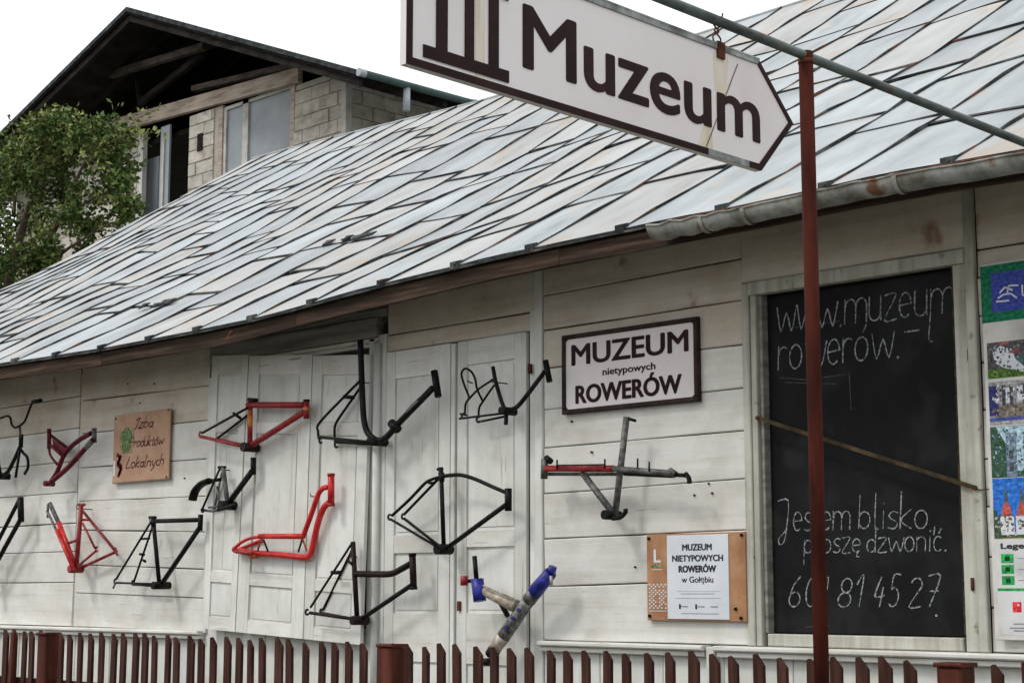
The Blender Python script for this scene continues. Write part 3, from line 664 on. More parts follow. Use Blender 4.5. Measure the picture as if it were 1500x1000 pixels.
# stroke alphabet for chalk and brush writing (unit x-height 1, ascender 1.9, descender -.9)
import itertools
def arc(cx, cy, rx, ry, a0, a1, n=9): return [(cx + rx * math.cos(math.radians(a0 + (a1 - a0) * k / n)), cy + ry * math.sin(math.radians(a0 + (a1 - a0) * k / n))) for k in range(n + 1)]
G = {
 'w': (1.15, [[(0, 1), (.25, 0), (.55, .75), (.85, 0), (1.1, 1)]]),
 '.': (.35, [[(.1, .05), (.16, 0), (.1, -.04)]]), ',': (.35, [[(.2, .1), (.15, -.35)]]),
 'm': (1.3, [[(0, 0), (0, 1)], [(0, .55)] + arc(.3, .65, .28, .33, 150, 0) + [(.58, 0)], [(.58, .55)] + arc(.88, .65, .28, .33, 150, 0) + [(1.16, 0)]]),
 'n': (.8, [[(0, 0), (0, 1)], [(0, .55)] + arc(.3, .65, .3, .33, 150, 0) + [(.6, 0)]]),
 'u': (.8, [[(0, 1), (0, .35)] + arc(.3, .33, .3, .33, 180, 360) + [(.6, 1)], [(.6, 1), (.62, 0)]]),
 'z': (.75, [[(0, 1), (.6, 1), (0, 0), (.62, 0)]]),
 'e': (.8, [[(.05, .5), (.6, .55)] + arc(.32, .5, .3, .5, 10, 310, 14)]),
 'ę': (.8, [[(.05, .5), (.6, .55)] + arc(.32, .5, .3, .5, 10, 310, 14), [(.45, 0), (.35, -.3), (.55, -.35)]]),
 'r': (.6, [[(0, 1), (0, 0)], [(0, .6)] + arc(.28, .62, .25, .33, 150, 50)]),
 'o': (.85, [arc(.33, .5, .32, .5, 90, 450, 16)]),
 'ó': (.85, [arc(.33, .5, .32, .5, 90, 450, 16), [(.4, 1.2), (.55, 1.5)]]),
 '-': (.7, [[(.05, .5), (.55, .52)]]), ' ': (.6, []),
 'J': (.9, [[(-.25, 1.75), (.5, 1.75), (.42, .2), (.25, -.6), (-.05, -.75), (-.15, -.45), (.1, -.2), (.45, .1)]]),
 's': (.65, [[(.5, .92), (.25, 1), (.05, .8), (.15, .58), (.42, .42), (.5, .2), (.3, 0), (0, .08)]]),
 't': (.6, [[(.25, 1.6), (.22, .2), (.35, 0), (.5, .05)], [(0, 1), (.5, 1)]]),
 'b': (.8, [[(.02, 1.95), (0, 0)], arc(.3, .48, .3, .48, 180, 540, 14)]),
 'l': (.42, [[(.08, 1.95), (.08, .15), (.25, 0)]]), 'i': (.35, [[(.1, 1), (.1, 0)], [(.1, 1.4), (.13, 1.45)]]),
 'k': (.75, [[(.02, 1.95), (0, 0)], [(.55, 1), (.03, .45), (.58, 0)]]),
 'p': (.8, [[(0, 1), (.02, -.9)], arc(.3, .5, .3, .48, 180, 540, 14)]),
 'd': (.8, [[(.6, 1.9), (.6, 0)], arc(.3, .48, .3, .48, 0, 360, 14)]),
 'ć': (.7, [arc(.32, .5, .3, .5, 50, 310, 12), [(.35, 1.2), (.5, 1.5)]]),
 '6': (.95, [[(.55, 1.85), (.2, 1.3), (.03, .6)] + arc(.33, .45, .32, .45, 170, 520, 14)]),
 '0': (.95, [arc(.36, .92, .33, .9, 90, 450, 18)]),
 '1': (.55, [[(.0, 1.3), (.3, 1.85), (.22, 0)]]),
 '8': (.95, [arc(.4, 1.35, .27, .45, -90, 270, 14) , arc(.36, .45, .33, .45, 90, 450, 14)]),
 '4': (.9, [[(.35, 1.85), (.02, .65), (.62, .7)], [(.5, 1.2), (.38, 0)]]),
 '5': (.9, [[(.65, 1.85), (.25, 1.85), (.15, 1.05)] + arc(.28, .55, .33, .55, 95, -130, 12)]),
 '2': (.95, [arc(.33, 1.4, .3, .43, 160, -20, 8) + [(.02, 0), (.65, .02)]]),
 '7': (.95, [[(.0, 1.8), (.65, 1.82), (.2, 0)], [(.15, .9), (.6, .92)]]),
 'I': (.7, [[(.0, 1.5), (.25, 1.9), (.6, 1.8)], [(.38, 1.85), (.3, .2), (.0, -.1)]]),
 'a': (.75, [arc(.28, .45, .27, .45, 0, 360, 12), [(.57, .95), (.57, .1), (.68, 0)]]),
 'P': (.9, [[(.05, 1.8), (.03, 0)], [(.0, 1.7)] + arc(.3, 1.35, .35, .45, 90, -90, 8) + [(.05, .9)]]),
 'L': (.85, [[(.3, 1.9), (.05, .05), (.7, .1)]]),
 'y': (.75, [[(0, 1), (.2, .2), (.35, .1)], [(.58, 1), (.4, -.4), (.1, -.8)]]),
 'c': (.65, [arc(.32, .5, .3, .5, 50, 310, 12)]), 'h': (.75, [[(.02, 1.95), (0, 0)], [(0, .55)] + arc(.28, .65, .28, .33, 150, 0) + [(.56, 0)]]),
}
def script(txt, fn, a0, b0, h, width, d, parent, mt, wd, slant=.05, name='writing', jit=.02, rise=0.0):
    tot = sum(G[c][0] for c in txt); k = width / tot; x = 0; m = MB()
    for c in txt:
        g = G[c]; dy = random.uniform(-jit, jit); sy = 1 + random.uniform(-.05, .05)
        for st_ in g[1]:
            pts = [(a0 + (x + px + slant * py) * k, b0 + (py * sy + dy) * h + rise * (x / tot)) for px, py in st_]
            if len(pts) > 2:
                pts = [(p.x, p.z) for p in smooth([Vector((p[0], 0, p[1])) for p in pts], 3)]
            prev = None
            for (a, b), (c2, e) in zip(pts, pts[1:]):
                L = math.hypot(c2 - a, e - b) or 1; ww = wd * random.uniform(.55, 1.35); nx, nz_ = -(e - b) / L * ww / 2, (c2 - a) / L * ww / 2
                ex, ez = (c2 - a) / L * wd * .25, (e - b) / L * wd * .25
                dd = d + random.uniform(0, .0004)
                m.quad(fn(a - nx - ex, b - nz_ - ez, dd), fn(c2 - nx + ex, e - nz_ + ez, dd), fn(c2 + nx + ex, e + nz_ + ez, dd), fn(a + nx - ex, b + nz_ - ez, dd))
        x += g[0]
    return m.build(name, mt, parent)

# blackboard
bb = thing('blackboard', 'black chalkboard filling the window opening with a museum phone note in chalk', 'blackboard', ((UBL + UBR) / 2, .06, zb0))
m = MB(); m.bbox((UBL + .014, .06, zb0 + .002), (UBR - .014, .085, 3.296), .004); m.build('board', board_m, bb)
fb = wl(.06)
def bp(x, y): p = P(x, y, .06); return p.x, p.z
def chalkline(txt, xa, xb, yb_l, yx, wd=.006, mt=None, slant=.06, yb_r=None):
    """baseline starts at (xa, yb_l); yx = y of x-height top at xa; ends at xb"""
    a, b = bp(xa, yb_l); a2, b2 = bp(xb, yb_r if yb_r else yb_l); _, bt = bp(xa, yx)
    script(txt, fb, a, b, bt - b, a2 - a, .0015, bb, mt or chalk, wd, slant, rise=(b2 - b), name='chalk_writing')
chalkline('www.muzeum', 1138, 1402, 487, 452, .007, yb_r=456)
chalkline('rowerów.', 1140, 1322, 542, 508, .007, chalkf if False else chalk, yb_r=522)
chalkline('-', 1322, 1352, 496, 478, .006, yb_r=492); chalkline('l', 1358, 1372, 500, 480, .006)
chalkline('Jestem', 1144, 1248, 778, 752, .006, yb_r=774); chalkline('blisko,', 1258, 1374, 774, 748, .006, yb_r=774)
chalkline('proszę', 1178, 1264, 810, 790, .006, yb_r=808); chalkline('dzwonić.', 1270, 1390, 808, 788, .006, yb_r=806)
for t_, xa, xb in (('601', 1155, 1216), ('81', 1226, 1268), ('45', 1280, 1322), ('27', 1331, 1382)): chalkline(t_, xa, xb, 888, 864, .007, slant=.12, yb_r=888)
chalkline('.', 1368, 1378, 901, 890, .009)
for pl in (((1143, 553), (1180, 556), (1240, 548)), ((1244, 545), (1247, 600)), ((1150, 560), (1225, 562)), ((1180, 918), (1215, 915)), ((1160, 480), (1230, 470))):
    ribbon2(fb, [bp(*t_) for t_ in pl], .004, 0, .0012, 'chalk_smear', chalkf, bb)
# flat iron bar across the board
ir = thing('iron_bar', 'thin rusty iron bar slanting across the blackboard', 'bar', P(1112, 612, -.03))
m = MB(); a, b = P(1110, 612, -.035), P(1428, 714, -.035); dz = Vector((0, 0, .011))
m.hexa([a - dz, b - dz, b - dz + Vector((0, .006, 0)), a - dz + Vector((0, .006, 0)), a + dz, b + dz, b + dz + Vector((0, .006, 0)), a + dz + Vector((0, .006, 0))]); m.build('flat_bar', mat('dull_iron', (.05, .035, .02), (.02, .014, .01), (.09, .065, .035), (8, 8, 8), .8, bump=.3), ir)
for t_ in (a, b):
    m = MB(); m.tube([t_ + Vector((0, -.008, 0)), t_ + Vector((0, .026, 0))], .012, 8); m.build('bolt', rust, ir)
m = MB(); m.tube(smooth([b, b + Vector((.03, -.005, -.012)), b + Vector((.07, 0, -.01)), b + Vector((.1, .01, -.03))]), .003, 6); m.build('wire_tail', rust, ir)

# peach board with brush script
ua, ub = U(166, 660, -.04), U(248, 650, -.04); za, zc = Zh(166, 707, -.04), Zh(248, 598, -.04)
pb_ = thing('script_board', 'small peach board with brush script and a green leaf emblem on the left planks', 'sign', (ua, -.02, za))
m = MB(); m.bbox((ua, -.04, za), (ub, -.028, zc), .002); m.build('panel', orangeb, pb_); m = MB(); m.box((ua + .04, -.0275, za + .04), (ub - .04, -.004, zc - .04)); m.build('spacer', lintelm, pb_)
m = MB(); m.box((ua - .004, -.037, za - .006), (ub + .003, -.011, za - .001)); m.build('edge_strip', lintelm, pb_)
fp = wl(-.04); W_, H_ = ub - ua, zc - za
script('Izba', fp, ua + .37 * W_, za + .77 * H_, .078 * H_ , .34 * W_, .0012, pb_, dpink, .009, .25)
script('Produktów', fp, ua + .30 * W_, za + .50 * H_, .078 * H_, .60 * W_, .0012, pb_, dpink, .009, .2)
script('Lokalnych', fp, ua + .24 * W_, za + .20 * H_, .082 * H_, .68 * W_, .0012, pb_, dpink, .009, .2)
m = MB(); cx, cz, r = ua + .24 * W_, za + .62 * H_, .10 * W_
m.v = [Vector((cx + r * (1 + .15 * math.sin(5 * a)) * math.cos(a), -.0412, cz + r * 1.3 * math.sin(a))) for a in [2 * math.pi * k / 20 for k in range(20)]]; m.face(tuple(range(20)))
m.build('leaf_emblem', greenk, pb_)
for pl in (((.12, .56), (.12, .72), (.2, .76), (.36, .74), (.37, .56), (.3, .48), (.16, .48), (.12, .56)), ((.16, .48), (.16, .43), (.34, .43), (.34, .5))): ribbon2(fp, [(ua + a * W_, za + b * H_) for a, b in pl], .006, 0, .0016, 'emblem_outline', greenk, pb_)
for pl, mt_ in ((((.07, .42), (.14, .36), (.08, .28), (.15, .2), (.1, .08)), dpink), (((.15, .4), (.1, .3), (.17, .22), (.12, .1)), dpink), (((.03, .1), (.03, .33)), signw)): ribbon2(fp, [(ua + a * W_, za + b * H_) for a, b in pl], .03, 0, .0016, 'side_figure', mt_, pb_)
for a, b in ((.03, .95), (.97, .98), (.97, .02)):
    m = MB(); x, z = ua + a * W_, za + b * H_; m.tube([(x, -.046, z), (x, -.03, z)], .008, 8); m.build('screw', rust, pb_)

# copper and white information plate
ua, ub = U(946, 850, -.04), U(1091, 850, -.04); za, zc = Zh(1020, 909, -.04), Zh(1020, 780, -.04)
pl_ = thing('information_plate', 'copper framed glass information plate with white middle, lower right of the plank bay', 'plaque', (ua, -.02, za))
W_, H_ = ub - ua, zc - za; fp = wl(-.03)
m = MB(); m.bbox((ua, -.03, za), (ub, -.012, zc), .002); m.build('back_plate', ochre, pl_)
m = MB(); m.bbox((ua + .22 * W_, -.036, za + .02 * H_), (ua + .84 * W_, -.0302, za + .98 * H_), .001); m.build('white_panel', platew, pl_)
f2 = wl(-.036)
lettering('MUZEUM', f2, ua + .38 * W_, za + .80 * H_, ua + .68 * W_, za + .875 * H_, .0006, pl_, ink, .06, depth=.0006)
lettering('NIETYPOWYCH', f2, ua + .275 * W_, za + .675 * H_, ua + .79 * W_, za + .75 * H_, .0006, pl_, ink, .06, depth=.0006)
lettering('ROWERÓW', f2, ua + .34 * W_, za + .55 * H_, ua + .72 * W_, za + .65 * H_, .0006, pl_, ink, .06, depth=.0006)
lettering('w Gołębiu', f2, ua + .37 * W_, za + .415 * H_, ua + .69 * W_, za + .505 * H_, .0006, pl_, ink, .02, depth=.0006)
m = MB()
for (a, b, c, e) in ((.36, .305, .7, .312), (.30, .255, .76, .259), (.32, .335, .76, .338), (.36, .08, .74, .088)): m.quad(fp(ua + a * W_, za + b * H_, .0072), fp(ua + c * W_, za + b * H_, .0072), fp(ua + c * W_, za + e * H_, .0072), fp(ua + a * W_, za + e * H_, .0072))
for a in (.33, .50, .63):
    m.quad(fp(ua + (a + .03) * W_, za + .155 * H_, .0072), fp(ua + (a + .10) * W_, za + .155 * H_, .0072), fp(ua + (a + .10) * W_, za + .17 * H_, .0072), fp(ua + (a + .03) * W_, za + .17 * H_, .0072))
m.build('small_print', greyink, pl_)
for a in (.34, .505):
    m = MB(); m.quad(fp(ua + a * W_, za + .135 * H_, .0074), fp(ua + (a + .018) * W_, za + .135 * H_, .0074), fp(ua + (a + .018) * W_, za + .19 * H_, .0074), fp(ua + a * W_, za + .19 * H_, .0074))
    m.build('small_emblem', ink, pl_)
m = MB()    # big L and dotted lattice, white
def rc(m, a, b, c, e, d=.0012): m.quad(fp(ua + a * W_, za + b * H_, d), fp(ua + c * W_, za + b * H_, d), fp(ua + c * W_, za + e * H_, d), fp(ua + a * W_, za + e * H_, d))
rc(m, .075, .67, .10, .82); rc(m, .10, .67, .15, .695); rc(m, .05, .585, .17, .592)
for i in range(9):
    for j in range(13):
        if (i + j) % 2 == 0 and random.random() < .9:
            x, z = .02 + i * .021, .135 + j * .0225; rc(m, x, z, x + .0165, z + .017)
rc(m, .015, .105, .205, .112)
m.build('white_print', platew, pl_, kind='stuff')
m = MB(); rc(m, .05, .61, .16, .645); m.build('green_strip', greenk, pl_)
for a, b in ((.03, .95), (.97, .96), (.03, .05), (.95, .04), (.9, .14)):
    m = MB(); x, z = ua + a * W_, za + b * H_; m.tube([(x, -.04, z), (x, -.02, z)], .009, 8); m.build('screw', blackp, pl_)

# poster board at the right edge
u0 = U(1446, 650, -.05)
def zz_(y): return Zh(1470, y, -.05)
PW = .95
pbd = thing('poster_board', 'tall tourist map board with blue and green header, photos and a legend, at far right', 'notice board', (u0, -.03, zz_(935)))
m = MB(); m.bbox((u0, -.05, zz_(937)), (u0 + PW, -.032, zz_(382)), .003); m.build('panel', mat('poster_paper', (.6, .58, .54), bump=0, vary=0, scale=(3, 3, 3)), pbd)
fq = wl(-.05)
def pr(name, mt, x0, y0, x1, y1, d=.001, parent=pbd):
    """flat print between fractions of the board's width and sighted heights"""
    m = MB(); m.quad(fq(u0 + x0, zz_(y1), d), fq(u0 + x1, zz_(y1), d), fq(u0 + x1, zz_(y0), d), fq(u0 + x0, zz_(y0), d)); return m.build(name, mt, parent)
green = flat('print_green', (20, 112, 78)); blue = flat('print_blue', (36, 56, 150)); 
hd = pr('header', green, .0, 386, PW, 470); pr('header_field', blue, .055, 398, PW - .05, 456, .0015, hd)
for pl in (((.09, 0), (.12, .03), (.16, .03), (.19, -.02)), ((.1, .05), (.13, .1), (.17, .06)), ((.14, .03), (.15, .11), (.2, .1)), ((.22, .1), (.22, .0), (.28, -.02)), ((.28, .12), (.3, .0)), ((.34, .1), (.36, 0), (.42, .02)), ((.08, -.03), (.15, -.035))):
    ribbon2(fq, [(u0 + a, zz_(436) + b * .5) for a, b in pl], .008, 0, .0022, 'white_scribble', platew, hd)
# photo 1: figure in white on grass
ph = pr('printed_photo', flat('print_dusk', (92, 88, 92)), .02, 500, PW - .04, 552)
pr('print_patch', flat('print_grass', (86, 120, 52)), .02, 540, PW - .04, 553, .0015, ph); pr('print_patch', flat('print_teal', (60, 110, 110)), .16, 525, PW - .04, 543, .0016, ph)
def pp(parent, mt, pts, d=.002, name='print_patch'):
    m = MB(); m.v = [fq(u0 + a, b, d) for a, b in pts]; m.face(tuple(range(len(pts)))); return m.build(name, mt, parent)
wz = zz_
pp(ph, platew, [(.06, wz(530)), (.1, wz(538)), (.22, wz(548)), (.24, wz(546)), (.17, wz(528)), (.15, wz(512)), (.09, wz(506)), (.05, wz(515))])
pp(ph, flat('print_skin', (170, 96, 90)), [(.09, wz(506)), (.13, wz(505)), (.14, wz(500.5)), (.1, wz(500.5))], .0022); pp(ph, flat('print_red', (150, 40, 46)), [(.13, wz(518)), (.19, wz(519)), (.2, wz(515)), (.15, wz(514))], .0024)
# photo 2: street
ph = pr('printed_photo', flat('print_grey', (150, 150, 152)), .02, 558, PW - .04, 622)
pr('print_patch', flat('print_navy', (52, 56, 110)), .02, 564, .07, 608, .0015, ph); pr('print_patch', flat('print_street', (120, 112, 102)), .07, 592, PW - .04, 611, .0016, ph)
for a in (.09, .13, .2): pr('print_patch', flat('print_char', (78, 76, 80)), a, 564, a + .018, 594, .002, ph)
pr('print_patch', flat('print_violet_blue', (56, 74, 150)), .02, 611, PW - .04, 616, .002, ph); pr('print_patch', platew, .11, 568, .13, 590, .0022, ph); pr('print_patch', platew, .17, 566, .2, 588, .0021, ph)
# photo 3: tower between trees
ph = pr('printed_photo', flat('print_tree', (58, 88, 70)), .02, 624, PW - .04, 699)
pp(ph, flat('print_pale_sky', (160, 190, 205)), [(.12, wz(690)), (PW - .04, wz(690)), (PW - .04, wz(624.5)), (.05, wz(624.5)), (.1, wz(650))], .0014)
for a, b, y in ((.10, .155, 634), (.19, .26, 640), (.3, .36, 630)): pr('print_patch', flat('print_tower', (120, 138, 160)), a, y, b, 698, .002, ph)
for a, y in ((.115, 660), (.115, 678), (.21, 662), (.21, 680)): pr('print_patch', flat('print_char', (78, 76, 80)), a, y, a + .022, y + 13, .0024, ph)
pp(ph, flat('print_tree', (58, 88, 70)), [(.02, wz(698)), (.1, wz(698)), (.09, wz(655)), (.06, wz(635)), (.02, wz(628))], .0026)
# photo 4: church with red spires under a blue sky
ph = pr('printed_photo', flat('print_azure', (26, 110, 205)), .02, 700, PW - .04, 788)
pr('print_patch', flat('print_grass2', (96, 104, 62)), .02, 780, PW - .04, 788, .0015, ph)
for a in (.055, .135, .23, .4):
    pr('print_patch', platew, a, 756, a + .072, 783, .002, ph)
    pp(ph, flat('print_brick', (176, 78, 66)), [(a + .006, wz(756)), (a + .06, wz(756)), (a + .055, wz(742)), (a + .035, wz(732)), (a + .015, wz(742))], .0022)
    pp(ph, flat('print_copper', (96, 100, 84)), [(a + .024, wz(736)), (a + .045, wz(736)), (a + .034, wz(710))], .0024)
    pr('print_patch', flat('print_char', (78, 76, 80)), a + .028, 763, a + .042, 772, .0025, ph)
pp(ph, flat('print_tree', (58, 88, 70)), [(.02, wz(788)), (.06, wz(788)), (.05, wz(760)), (.02, wz(740))], .0026)
# fine printed detail of the photographs
for (ya, yb, cols) in ((502, 540, ((70, 66, 74), (120, 112, 116), (150, 150, 150), (54, 60, 58))), (541, 552, ((70, 110, 46), (120, 150, 70), (60, 84, 40))), (560, 590, ((200, 202, 205), (98, 98, 110), (60, 62, 90), (170, 172, 176))), (592, 610, ((140, 130, 118), (90, 84, 78), (170, 165, 155))),
                       (627, 697, ((40, 70, 52), (84, 116, 92), (170, 196, 206), (110, 130, 150), (60, 84, 96))), (752, 786, ((220, 220, 216), (150, 70, 60), (88, 96, 60), (190, 186, 180), (60, 90, 60)))):
    for c_ in cols:
        m = MB()
        for _ in range(26):
            x = random.uniform(.025, .30); y = random.uniform(ya, yb - 2); w2 = random.uniform(.004, .014); h2 = random.uniform(1.2, 4.5); dd = .0029 + random.random() * .0006
            if y + h2 > yb: h2 = yb - y
            m.quad(fq(u0 + x, wz(y + h2), dd), fq(u0 + x + w2, wz(y + h2), dd), fq(u0 + x + w2 * .8, wz(y), dd), fq(u0 + x, wz(y), dd))
        m.build('print_detail', flat('print_%d_%d_%d' % c_, c_), pbd, kind='stuff')
# legend
lg = pr('legend_sheet', mat('legend_paper', (.6, .61, .6), bump=0, vary=0, scale=(3, 3, 3)), .025, 791, PW - .04, 930, .001)
lettering('Legenda', fq, u0 + .05, wz(806), u0 + .27, wz(795), .0015, lg, ink, .06, depth=.0006)
vg = flat('print_vivid_green', (32, 160, 76))
for y in (811, 827, 843):
    s_ = pr('legend_square', vg, .05, y, .115, y + 13, .0016, lg); pr('print_patch', flat('print_deep_green', (16, 70, 40)), .07, y + 3, .095, y + 10, .002, s_)
    pr('print_patch', greyink, .135, y + 6, .32, y + 7.2, .0018, lg)
pr('green_rule', vg, .025, 861, PW - .04, 865, .0016, lg)
r_ = pr('red_square', flat('print_red_logo', (214, 36, 48)), .1, 881, .145, 896, .0016, lg); pr('print_patch', platew, .125, 884, .135, 887, .002, r_)
lettering('PROW', fq, u0 + .16, wz(886), u0 + .30, wz(881), .0015, lg, dpink, .06, depth=.0006)
for y, a, b in ((890, .16, .3), (912, .1, .34), (918, .08, .36), (922, .1, .36)): pr('print_patch', greyink, a, y, b, y + 2, .0018, lg)
# neighbouring screws
# ================================================================ bicycle frames hung on the wall
def pxr(p, r): return 1.12 * r * zcam(p) / F
def T(t, name, pts, r, d, mt, curve=True, n=10, flat_=None):
    """tube through sighted points standing d in front of the boards; r in sighted pixels; d may be a pair (start, end)"""
    if 2 < len(pts) < 5 and name != 'mudguard':     # nearly straight tubes are straight
        (x0, y0), (x1, y1) = pts[0], pts[-1]; L = math.hypot(x1 - x0, y1 - y0)
        if max(abs((x1 - x0) * (y0 - y) - (x0 - x) * (y1 - y0)) / L for x, y in pts[1:-1]) < .075 * L: pts = [pts[0], pts[-1]]
    N_ = len(pts); q = []
    for k, p in enumerate(pts):
        dd = d if not isinstance(d, tuple) else d[0] + (d[1] - d[0]) * k / max(1, N_ - 1)
        q.append(P(p[0], p[1], -dd))
    rm = pxr(q[0], r if not isinstance(r, tuple) else r[0])
    qs = smooth(q, 5) if curve and N_ > 2 else q
    rr = rm if not isinstance(r, tuple) else [pxr(q[0], r[0] + (r[1] - r[0]) * k / (len(qs) - 1)) for k in range(len(qs))]
    return MB().tube(qs, rr, n, flat_=flat_).build(name, mt, t)
def shell(t, x, y, r, mt, d0=.05, d1=.2, name='bottom_bracket'):
    c = P(x, y, -(d0 + d1) / 2); rm = pxr(c, r)
    return MB().tube([(c.x, -d0, c.z), (c.x, -d1, c.z)], rm, 14).build(name, mt, t)
def drop(t, x, y, d, mt, r=4):
    c = P(x, y, -d); rm = pxr(c, r); m = MB(); n = 12
    i = 0
    for dd in (-.004, .004):
        for R in (rm, rm * .45):
            for k in range(n): a = 2 * math.pi * k / n * .82 + .9; m.v.append(Vector((c.x + R * math.cos(a), c.y + dd, c.z + R * math.sin(a))))
    for k in range(n - 1):
        m.face((k, k + 1, n + k + 1, n + k)); m.face((2 * n + k, 3 * n + k, 3 * n + k + 1, 2 * n + k + 1)); m.face((k, 2 * n + k, 2 * n + k + 1, k + 1)); m.face((n + k, n + k + 1, 3 * n + k + 1, 3 * n + k))
    m.face((0, n, 3 * n, 2 * n)); m.face((n - 1, 3 * n - 1, 4 * n - 1, 2 * n - 1))
    return m.build('dropout', mt, t)
GR = 'bicycle frames hung on the plank wall'
def bf(label, x, y): return thing('bicycle_frame', label, 'bicycle frame', P(x, y, -.1), GR)
def hook(t, x, y):
    p = P(x, y, -.1); MB().tube([(p.x, .0, p.z), (p.x, -.14, p.z), (p.x, -.145, p.z + .02)], .004, 6).build('nail', rust, t)
# 0 small black frame with fork and handlebar
t = bf('small black frame with fork and swept handlebar, cut by the left edge above', 20, 660)
T(t, 'handlebar', [(-14, 618), (-4, 614), (4, 611), (11, 609), (15, 612), (17, 621), (22, 626), (29, 623), (36, 617), (41, 605), (46, 592), (50, 588), (59, 586)], 1.5, .2, blackp)
T(t, 'grip', [(48, 588.5), (60, 586)], 2.6, .2, blackp); T(t, 'stem', [(29, 623), (30, 640)], 1.6, .16, greyp)
T(t, 'head_tube', [(31, 636), (30.5, 655)], 3, .14, blackp)
T(t, 'fork_leg', [(29, 656), (34, 663), (40, 670), (41, 684), (36, 694)], 1.9, .1, blackp); T(t, 'fork_leg', [(29, 658), (26, 668), (25, 685), (23, 699)], 1.9, .18, blackp)
T(t, 'down_tube', [(29, 655), (20, 675), (11, 691), (0, 697), (-16, 698)], 2.7, .13, blackp); T(t, 'seat_tube', [(-8, 650), (-2, 675), (1, 696)], 2.3, .13, blackp)
shell(t, 2, 697, 4.5, blackp); T(t, 'seat_stay', [(-6, 655), (-24, 700)], 1.5, .09, blackp)
# 1 maroon frame
t = bf('maroon frame with olive grey head tube, left of the peach script board', 100, 665)
T(t, 'head_tube', [(138, 627), (138, 648)], 3.4, .13, greyp)
T(t, 'top_tube', [(134, 634), (118, 643), (104, 654), (93, 668), (84, 690), (74, 706)], 3.2, .13, marp)
T(t, 'down_tube', [(136, 644), (120, 662), (100, 684), (84, 698), (72, 708)], 3.5, .16, marp)
T(t, 'grey_fade', [(135.8, 644.5), (126, 655.2)], 3.8, .161, greyp); T(t, 'seat_tube', [(72, 628), (72, 657)], 2.8, .12, marp)
T(t, 'seat_stay', [(74, 637), (88, 648), (99, 656)], 2, .1, marp); T(t, 'seat_stay', [(73, 651), (82, 660), (92, 668)], 1.9, .15, marp)
T(t, 'curved_stay', [(72, 655), (74, 667), (84, 680)], 1.7, .13, marp)
m = MB(); m.v = [P(x, y, -.13) for x, y in ((76, 642), (98, 657), (91, 668), (78, 655))] + [P(x, y, -.122) for x, y in ((76, 642), (98, 657), (91, 668), (78, 655))]
for f_ in ((0, 1, 2, 3), (7, 6, 5, 4), (0, 4, 5, 1), (1, 5, 6, 2), (2, 6, 7, 3), (3, 7, 4, 0)): m.face(f_)
m.build('gusset', marp, t); shell(t, 72, 708, 3.6, marp, .1, .19)
# 2 black frame cut by left edge, lower
t = bf('black frame of two thick parallel tubes, cut by the left edge below', 10, 780)
T(t, 'head_tube', [(30, 728), (31, 764)], 4.2, .13, blackp); T(t, 'top_tube', [(28, 732), (14, 757), (0, 785), (-12, 810)], 2.8, .13, blackp); T(t, 'down_tube', [(29, 762), (12, 785), (0, 812), (-14, 840)], 3.2, .13, blackp)
T(t, 'seat_tube', [(-12, 800), (-16, 850)], 2.6, .13, blackp); shell(t, -16, 848, 5, blackp); T(t, 'chain_stay', [(-16, 848), (-70, 842)], 1.8, .1, blackp); T(t, 'seat_stay', [(-12, 805), (-70, 842)], 1.5, .1, blackp)
# 3 red frame with grey fork blades
t = bf('red frame with bare grey upper ends, standing below the maroon frame', 115, 785)
T(t, 'down_tube', [(86, 765), (98, 797), (111, 831)], 3.4, .13, redp); T(t, 'down_tube', [(83, 776), (93, 802), (108, 833)], 2.8, .17, redp)
T(t, 'bare_tube', [(73, 737), (79, 750), (87, 768)], 2.9, .13, greyp); T(t, 'bare_tube', [(69, 748), (76, 765), (84, 779)], 1.7, .17, greyp); T(t, 'bare_tube', [(70, 738), (70, 758)], 1.6, .17, greyp)
T(t, 'rung', [(100, 795), (112, 791)], 1.8, .14, dredp); T(t, 'seat_tube', [(119, 740), (116.5, 790), (112, 832)], 3, .13, dredp); T(t, 'seat_clamp', [(114, 739), (124, 739)], 1.8, .13, dredp)
T(t, 'seat_stay', [(121, 748), (143, 774), (168, 805)], 1.9, .07, dredp); T(t, 'seat_stay', [(121, 766), (131, 781), (139, 802)], 1.6, .18, dredp); T(t, 'bridge', [(120, 761), (131, 761)], 1.6, .11, dredp)
T(t, 'chain_stay', [(171, 807), (150, 818), (117, 832)], 2.1, .07, dredp); T(t, 'chain_stay', [(141, 806), (128, 817), (114, 829)], 1.6, .17, dredp)
drop(t, 142, 804, .17, dredp, 4); drop(t, 169, 806, .07, dredp, 4.5); T(t, 'hanger', [(170, 806), (172, 813)], 1.4, .07, dredp); shell(t, 111, 833, 5.2, dredp, .06, .18); hook(t, 119, 745)
# 4 black road frame
t = bf('black diamond frame with level top tube, lowest in the left bay', 230, 810)
T(t, 'seat_tube', [(224, 757), (228, 800), (233.5, 856)], 2.9, .13, blackp); T(t, 'seat_clamp', [(219, 757.5), (228, 757.5)], 2, .13, blackp)
T(t, 'top_tube', [(224, 763), (293, 761)], 2.9, .13, brownp); T(t, 'head_tube', [(294, 753), (293, 777)], 3.5, .13, blackp); T(t, 'down_tube', [(292, 773), (265, 808), (238, 853)], 3.3, .13, blackp)
T(t, 'seat_stay', [(221, 764), (207, 787), (170, 848)], 1.5, .19, blackp); T(t, 'seat_stay', [(223, 772), (217, 795), (196, 852)], 1.5, .07, blackp); T(t, 'bridge', [(206, 789), (219, 788)], 1.5, .14, blackp)
T(t, 'brake_boss', [(205, 811), (211, 812)], 1.8, .09, blackp); T(t, 'brake_boss', [(210, 820), (213, 822)], 1.8, .08, blackp)
